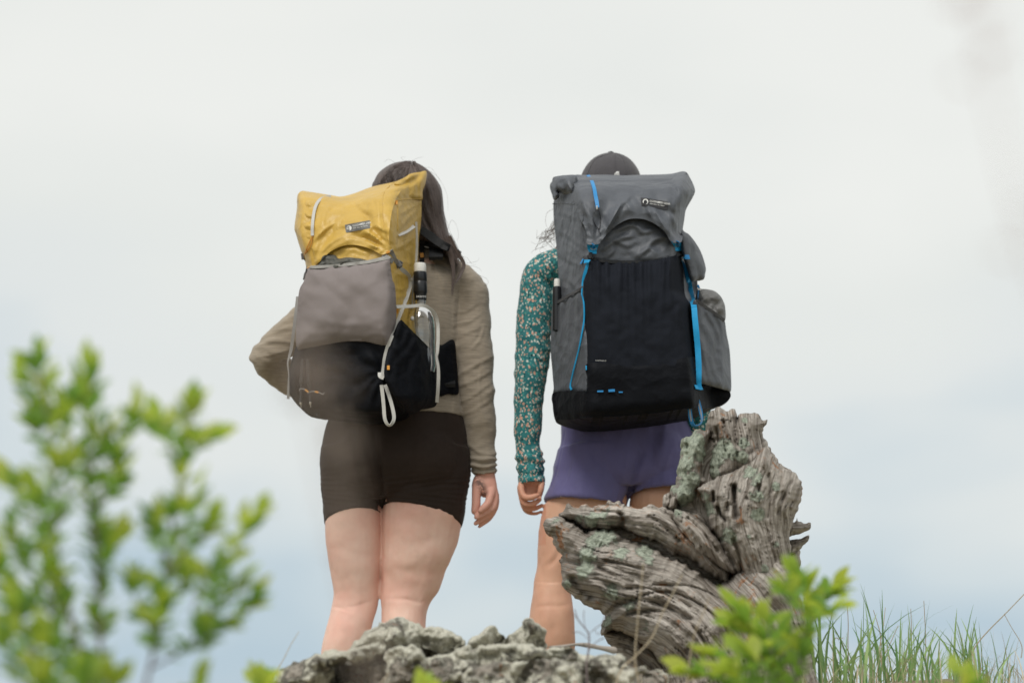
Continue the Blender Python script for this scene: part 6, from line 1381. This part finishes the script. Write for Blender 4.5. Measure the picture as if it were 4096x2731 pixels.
stalk(c6((856, 975), (810, 1070), (755, 1170), (690, 1320), (600, 1420), (520, 1500), (480, 1640)), [-1.85] * 2, .75, 'straw stalk leaning diagonally across the stump trunk', group=DG)
stalk(c6((1000, 1100), (975, 1180), (930, 1280), (900, 1420), (880, 1700)), [-1.9] * 2, .6, 'faint short straw stalk over the middle of the stump trunk', group=DG)
stalk(rk((228, 212), (180, 290), (140, 370), (100, 440), (60, 560)), [-1.5] * 2, .5, 'thin bent straw stalk beside the lowest rock of the outcrop', group=DG)
stalk(rk((760, 450), (740, 480), (700, 530), (650, 620)), [-1.95] * 2, .8, 'short straw stub in front of the smooth bare boulder', group=DG)
stalk(c8((2352, 588), (2240, 705), (2130, 815), (2050, 910), (1995, 1010), (1950, 1090), (1900, 1250)), [-.8] * 2, .7, 'long straw stalk arching away over the end of the grass tuft', group=DG)
stalk(c8((2228, 712), (2270, 790), (2325, 880), (2340, 930), (2334, 985)), [-.8] * 2, .45, 'short drooping straw offshoot of the long arching stalk', group=DG)
for x0, y0, x1, y1, k in ((1722, 630, 1735, 1040, 'tallest of the bare straw stems standing in the grass tuft'), (1480, 672, 1440, 960, 'leaning straw stem crossing a darker one in the grass tuft'), (1405, 688, 1450, 860, 'short dark straw stem crossing the leaning stem in the grass'), (1640, 680, 1642, 990, 'straight straw stem just beside the tallest bare stem'), (1560, 785, 1430, 1060, 'low straw stem slanting across the grass tuft'), (1240, 640, 1245, 900, 'straw stem at the stump end of the grass tuft'), (1605, 885, 1570, 1080, 'shortest straw stem in the middle of the grass tuft'), (1215, 860, 1160, 880, 'bent straw stem lying flat at the stump end of the tuft')):
    stalk(c8((x0, y0), ((x0 + x1) / 2 + 4, (y0 + y1) / 2), (x1, y1), (x1 + 6, y1 + 220)), [-.6] * 2, .5, k, group=DG)

# bare pinkish twig beside the stump
tw = empty('bare_twig', at(*c6((340, 1600))[0], -1.72)); tag(tw, 'bare leafless pinkish twig growing between the outcrop and the stump', 'twig')
for P, r in ((c6((270, 1165), (290, 1220), (330, 1270), (350, 1310), (345, 1400), (335, 1480), (345, 1700)), .9), (c6((345, 1300), (380, 1270), (420, 1240), (435, 1200)), .5), (c6((350, 1330), (300, 1290), (260, 1290)), .45), (c6((330, 1270), (320, 1210), (322, 1170)), .4), (c6((345, 1390), (390, 1340), (430, 1320)), .5), (c6((290, 1220), (262, 1190)), .35), (c6((380, 1270), (395, 1300), (410, 1290)), .35)):
    mesh_obj('stem', *ptube([(*p, -1.72, r * f) for p, f in zip(P, np.linspace(.6, 1.2, len(P)))], n=7, sub=4), M['bark'], tw)

# ================================================================== leafy shrubs, nearer the lens
def leaf_mesh(name, L_, W_, fold, curl, mats):
    V, F = [], []; n = 5
    prof = [.12, .62, .95, 1.0, .66, .02]
    for i in range(n + 1):
        t = i / n; w = W_ * prof[i] / 2; z = -curl * t * t * L_
        V += [(t * L_, -w, z + fold * w), (t * L_, 0, z), (t * L_, w, z + fold * w)]
    for i in range(n):
        for j in range(2): F.append((3 * i + j, 3 * i + j + 1, 3 * i + 4 + j, 3 * i + 3 + j))
    me = bpy.data.meshes.new(name); me.from_pydata(V, [], F); me.polygons.foreach_set('use_smooth', [True] * len(F)); me.materials.append(mats); me.update()
    return me
LM = {}
for nm in ('leafy', 'leafg'):
    LM[nm] = [leaf_mesh('leaf', .038, .0175, .35, .12, M[nm]), leaf_mesh('leaf', .033, .0165, .2, .3, M[nm]), leaf_mesh('leaf', .043, .0185, .45, -.08, M[nm])]
def shrub(label, sprigs, Y, base, cat='shrub', group='leafy shrubs before the crest', lscale=1.0, dens=1.0, name='shrub', near=.14):
    z0 = float(ground_z(base[0], base[1]))
    root = empty(name, (base[0], base[1], z0)); tag(root, label, cat, group); b = np.array(root.location); todo = []
    for P, y, r in sprigs:
        P = catmull(np.asarray(P, float), 8)
        Yv = Y + y + np.linspace(0, rs.uniform(-near, near) * .4, len(P))
        Q = at(P[:, 0], P[:, 1], Yv)
        Q = np.vstack([Q[::-1]])          # base to tip
        l0 = np.r_[0, np.cumsum(np.linalg.norm(np.diff(Q, axis=0), axis=1))]; Q = Q[l0 < l0[-1] - .016 * lscale]
        n = len(Q); T = np.gradient(Q, axis=0); ln = np.r_[0, np.cumsum(np.linalg.norm(np.diff(Q, axis=0), axis=1))]
        V, F = loft_geo(tube_rings(Q, np.linspace(r, r * .45, n)), 7, 1); mesh_obj('stem', V, F, M['bark'], root)
        tot = ln[-1]; s = tot * (1 - min(1, .30 / tot * 1.0)) if tot > .30 else tot * .1
        ph = rs.rand() * 6.28
        def put(c, d, tip, young):
            nm = 'leafy' if rs.rand() < young else 'leafg'
            d = Vector(d).normalized(); up = Vector((rs.randn() * .5, rs.randn() * .5, 1)); yv = up.cross(d).normalized(); zv = d.cross(yv)
            m = Matrix((d, yv, zv)).transposed().to_4x4(); k = lscale * tip * rs.uniform(.75, 1.2)
            x, y = proj(c); seen = -20 < x < 1044 and y < 700
            todo.append((k if seen else k - 9, nm, rs.randint(3), Matrix.Translation(Vector(c - b)) @ m @ Matrix.Scale(k, 4)))
        while s < tot - .006:
            c = np.array([np.interp(s, ln, Q[:, k]) for k in range(3)]); t = np.array([np.interp(s, ln, T[:, k]) for k in range(3)]); t /= np.linalg.norm(t)
            for _ in range(2 if rs.rand() < .45 * dens else 1):
                ph += 2.4
                o = np.array([math.cos(ph), math.sin(ph), 0]) ; q_ = (s / tot)
                put(c, t * (.35 + .7 * q_) + o * .9, .72 + .3 * q_, .15 + .65 * q_ ** 3)
            s += rs.uniform(.011, .022) / dens
        for k in range(6):
            a = ph + k * 1.05; put(Q[-1] - T[-1] / np.linalg.norm(T[-1]) * .004 * k, T[-1] / np.linalg.norm(T[-1]) * (1.0 + .5 * rs.rand()) + np.array([math.cos(a), math.sin(a), 0]) * (.25 + .22 * k), 1.1, .95)
    todo.sort(key=lambda q: -q[0]); V, F = [], []
    for i, (k, nm, v, m) in enumerate(todo):
        if i < 300:
            o = bpy.data.objects.new('leaf', LM[nm][v]); col.objects.link(o); o.parent = root; o.matrix_local = m
        else:
            me = LM['leafg'][v]; n0 = len(V); V += [tuple(m @ q.co) for q in me.vertices]; F += [tuple(n0 + j for j in p.vertices) for p in me.polygons]
    if V: mesh_obj('foliage', np.array(V) + b, F, M['leafg'], root)['kind'] = 'stuff'
    return len(todo)
BYs = -3.6
def sg(f, *pts, y=0.0, r=.0022): return (f(*pts), y, r)
low_ = [(430, 2400), (440, 2600)]
nleaf = shrub('tall blurred shrub of yellow-green leaves on several thin stems', [
    sg(c7, (150, 95), (190, 300), (240, 600), (240, 900), (300, 1250), (430, 1700), *low_, r=.003),
    sg(c7, (395, 165), (400, 330), (385, 560), (390, 780), (430, 1100), (440, 1700), *low_, r=.0036),
    sg(c7, (610, 345), (560, 480), (470, 640), (420, 850), (430, 1150), y=-.06),
    sg(c7, (845, 300), (830, 430), (800, 560), (790, 700), (740, 960), (720, 1150), (690, 1350), (640, 1568), (520, 2100), *low_, r=.003),
    sg(c7, (960, 470), (880, 520), (810, 580), y=.05, r=.0014), sg(c7, (690, 390), (720, 480), (790, 620), y=.08, r=.0016),
    sg(c7, (950, 840), (900, 900), (800, 990), (740, 1100), y=-.04), sg(c7, (1150, 790), (1060, 920), (960, 1130), (900, 1300), (800, 1420), (660, 1500), y=.04, r=.002),
    sg(c7, (1090, 1090), (1010, 1180), (930, 1260), y=.0, r=.0015), sg(c7, (1140, 1150), (1060, 1260), (900, 1330), y=.07, r=.0015), sg(c7, (870, 720), (830, 850), (780, 960), y=-.08, r=.0015),
    sg(c7, (20, 850), (80, 980), (180, 1150), (260, 1330), (380, 1600), y=-.05), sg(c7, (-20, 1000), (40, 1200), (120, 1400), (300, 1700), y=.06), sg(c7, (170, 1330), (230, 1400), (330, 1560), (420, 1800), y=-.12, r=.0024),
    sg(c7, (120, 360), (170, 480), (235, 640), y=.06, r=.0015), sg(c7, (230, 990), (200, 1080), (260, 1250), y=-.1), sg(c7, (590, 1060), (590, 1180), (660, 1330), y=.05, r=.0014), sg(c7, (560, 620), (500, 700), (430, 800), y=.1, r=.0014),
    sg(c7, (-10, 1300), (60, 1450), (150, 1650), (380, 2000), y=-.1), sg(c7, (350, 1480), (390, 1560), (430, 1800), y=-.15), sg(c7, (480, 1480), (470, 1600), (440, 1900), y=-.02), sg(c7, (300, 540), (300, 700), (250, 850), y=-.06, r=.0016), sg(c7, (640, 800), (680, 900), (730, 1040), y=.0, r=.0014),
    sg(c7, (250, 330), (290, 450), (370, 620), y=.05, r=.0015), sg(c7, (480, 420), (440, 540), (385, 660), y=-.05, r=.0015), sg(c7, (330, 230), (360, 340), (385, 480), y=-.08, r=.0014), sg(c7, (90, 200), (150, 300), (200, 450), y=.07, r=.0014), sg(c7, (60, 1120), (130, 1220), (260, 1380), y=.08, r=.0018), sg(c7, (800, 1040), (790, 1150), (720, 1260), y=.07, r=.0014), sg(c7, (960, 1000), (900, 1120), (840, 1250), y=-.05, r=.0014), sg(c7, (520, 900), (480, 1020), (430, 1200), y=.1, r=.0014), sg(c7, (130, 700), (180, 820), (245, 960), y=-.09, r=.0014),
    sg(c7, (30, 1150), (100, 1300), (200, 1500), (330, 1700), y=.02, r=.0016), sg(c7, (260, 1150), (290, 1260), (370, 1450), y=.06, r=.0015), sg(c7, (120, 1480), (180, 1560), (330, 1800), y=-.05, r=.0018), sg(c7, (420, 1250), (430, 1350), (440, 1500), y=.04, r=.0014), sg(c7, (700, 1200), (690, 1300), (660, 1420), y=-.03, r=.0014), sg(c7, (20, 650), (80, 760), (170, 900), (245, 1050), y=.03, r=.0016), sg(c7, (1010, 1300), (930, 1350), (830, 1430), y=.02, r=.0014),
    sg(c7, (860, 1540), (840, 1650), (700, 1900), (520, 2200), y=.03)], BYs, (at(97, 900, BYs)[0], BYs), lscale=.92, dens=1.55)
RYs = -2.55
nleaf += shrub('bright green shrub sprouting in front of the stump base', [
    sg(c8, (905, 390), (950, 520), (1000, 640), (1000, 780), (960, 950), (900, 1250), (850, 1900), r=.003), sg(c8, (1230, 520), (1110, 590), (1020, 700), y=.04, r=.0016), sg(c8, (810, 500), (860, 580), (960, 700), y=-.04, r=.0016),
    sg(c8, (1200, 655), (1120, 690), (1010, 760), y=-.05, r=.0015), sg(c8, (530, 660), (620, 780), (720, 900), (800, 1100), (840, 1700), r=.0026), sg(c8, (460, 740), (560, 800), (660, 850), y=.06, r=.0015),
    sg(c8, (720, 680), (740, 800), (770, 960), y=-.05, r=.0016), sg(c8, (310, 920), (440, 980), (600, 1050), (760, 1250), y=-.02), sg(c8, (180, 1050), (320, 1090), (520, 1150), (740, 1350), y=.05), sg(c8, (860, 800), (830, 900), (830, 1100), y=.06, r=.0015), sg(c8, (560, 930), (640, 980), (760, 1100), y=-.1, r=.0015), sg(c8, (420, 1060), (540, 1100), (700, 1250), y=-.08, r=.0016)],
    RYs, (at(780, 900, RYs)[0], RYs), lscale=1.08, dens=2.4)
for lab_, P, Y in (('small leafy sprig tip beside the lowest rock of the outcrop', c7((1130, 1510), (1150, 1580), (1180, 1800)), -2.9), ('small leafy sprig tip below the end of the grass tuft', c8((1930, 1060), (1950, 1120), (1960, 1400)), -2.7), ('single leafy sprig tip in front of the knobbly boulder', rk((985, 535), (985, 580), (960, 840)), -2.7)):
    p = at(*P[-1], Y)
    nleaf += shrub(lab_, [(P, 0, .0018), (P + (9, 5), .03, .0015)], Y, (p[0], p[1]), lscale=1.0, name='leafy_sprig', group='leafy sprigs')

# ================================================================== tall weeds close to the lens, far out of focus
M['weed'] = m_blade('weed_stem', (.50, .41, .35), (.55, .47, .40), .3); M['twigp'] = m_plain('pink_twig', (.42, .33, .31), .8); M['weedleaf'] = m_blade('weed_leaf', (.46, .39, .345), (.5, .45, .4), .4)
M['twigleaf'] = m_blade('twig_leaf', (.56, .44, .42), (.5, .45, .4), .5); LM['twigleaf'] = [leaf_mesh('leaf', .036, .0205, .35, .12, M['twigleaf'])] * 3
LM['weedleaf'] = [leaf_mesh('leaf', .036, .0205, .35, .12, M['weedleaf'])] * 3
def near_weed(label, P, Y, r, leaves, base_px, mat='straw', lm='leafg'):
    P = catmull(np.asarray(P, float), 8); b0 = at(base_px, 700, Y); b0[2] = float(ground_z(b0[0], Y))
    Q = at(P[:, 0], P[:, 1], np.full(len(P), Y)); Q = np.vstack([catmull(np.array([b0, (b0 + Q[-1]) / 2 + (0, .01, .02), Q[-1]]), 8)[:-1], Q[::-1]])
    root = empty('tall_weed', b0); tag(root, label, 'weed', 'tall weeds close to the lens')
    V, F = loft_geo(tube_rings(Q, np.linspace(r * 1.2, r * .6, len(Q))), 8, 1)
    mesh_obj('stem', V, F, M[mat], root, attrs={'tone': np.full(len(V), .4)})
    for i, (x, y, k) in enumerate(leaves):
        c = at(x, y, Y); a = i * 2.4; d = Vector((math.cos(a), math.sin(a) * .6, .5)).normalized(); yv = Vector((0, .3, 1)).cross(d).normalized(); zv = d.cross(yv)
        o = bpy.data.objects.new('leaf', LM[lm][i % 3]); col.objects.link(o); o.parent = root
        o.matrix_local = Matrix.Translation(Vector(c - b0)) @ Matrix((d, yv, zv)).transposed().to_4x4() @ Matrix.Scale(k, 4)
def clump(pts, n, sp, k):
    return [(x + rs.randn() * sp, y + rs.randn() * sp, k * rs.uniform(.8, 1.25)) for x, y in pts for _ in range(n)]
near_weed('pale dry weed stem blurred before the black base of the yellow pack', [(296, 352), (302, 380), (316, 420), (334, 500), (356, 600), (372, 700)], -5.35, .0010, clump([(298, 362), (306, 385), (322, 398)], 4, 8, .36), 390, 'weed', 'weedleaf')
near_weed('pale dry weed stem blurred before the brown shorts and the bare thigh', [(330, 410), (338, 450), (350, 500), (356, 560), (366, 620), (380, 700)], -5.25, .0010, clump([(340, 448), (352, 560)], 4, 8, .34) + clump([(345, 500)], 2, 8, .30), 394, 'weed', 'weedleaf')
near_weed('pinkish twig blurred against the pale sky beside the grey pack', [(960, -120), (972, -20), (984, 60), (1000, 130), (1022, 220), (1060, 330), (1130, 500)], -5.35, .0008, clump([(975, 10), (988, 88)], 3, 13, .32) + clump([(1028, 225)], 4, 13, .32), 1250, 'twigp', 'twigleaf')
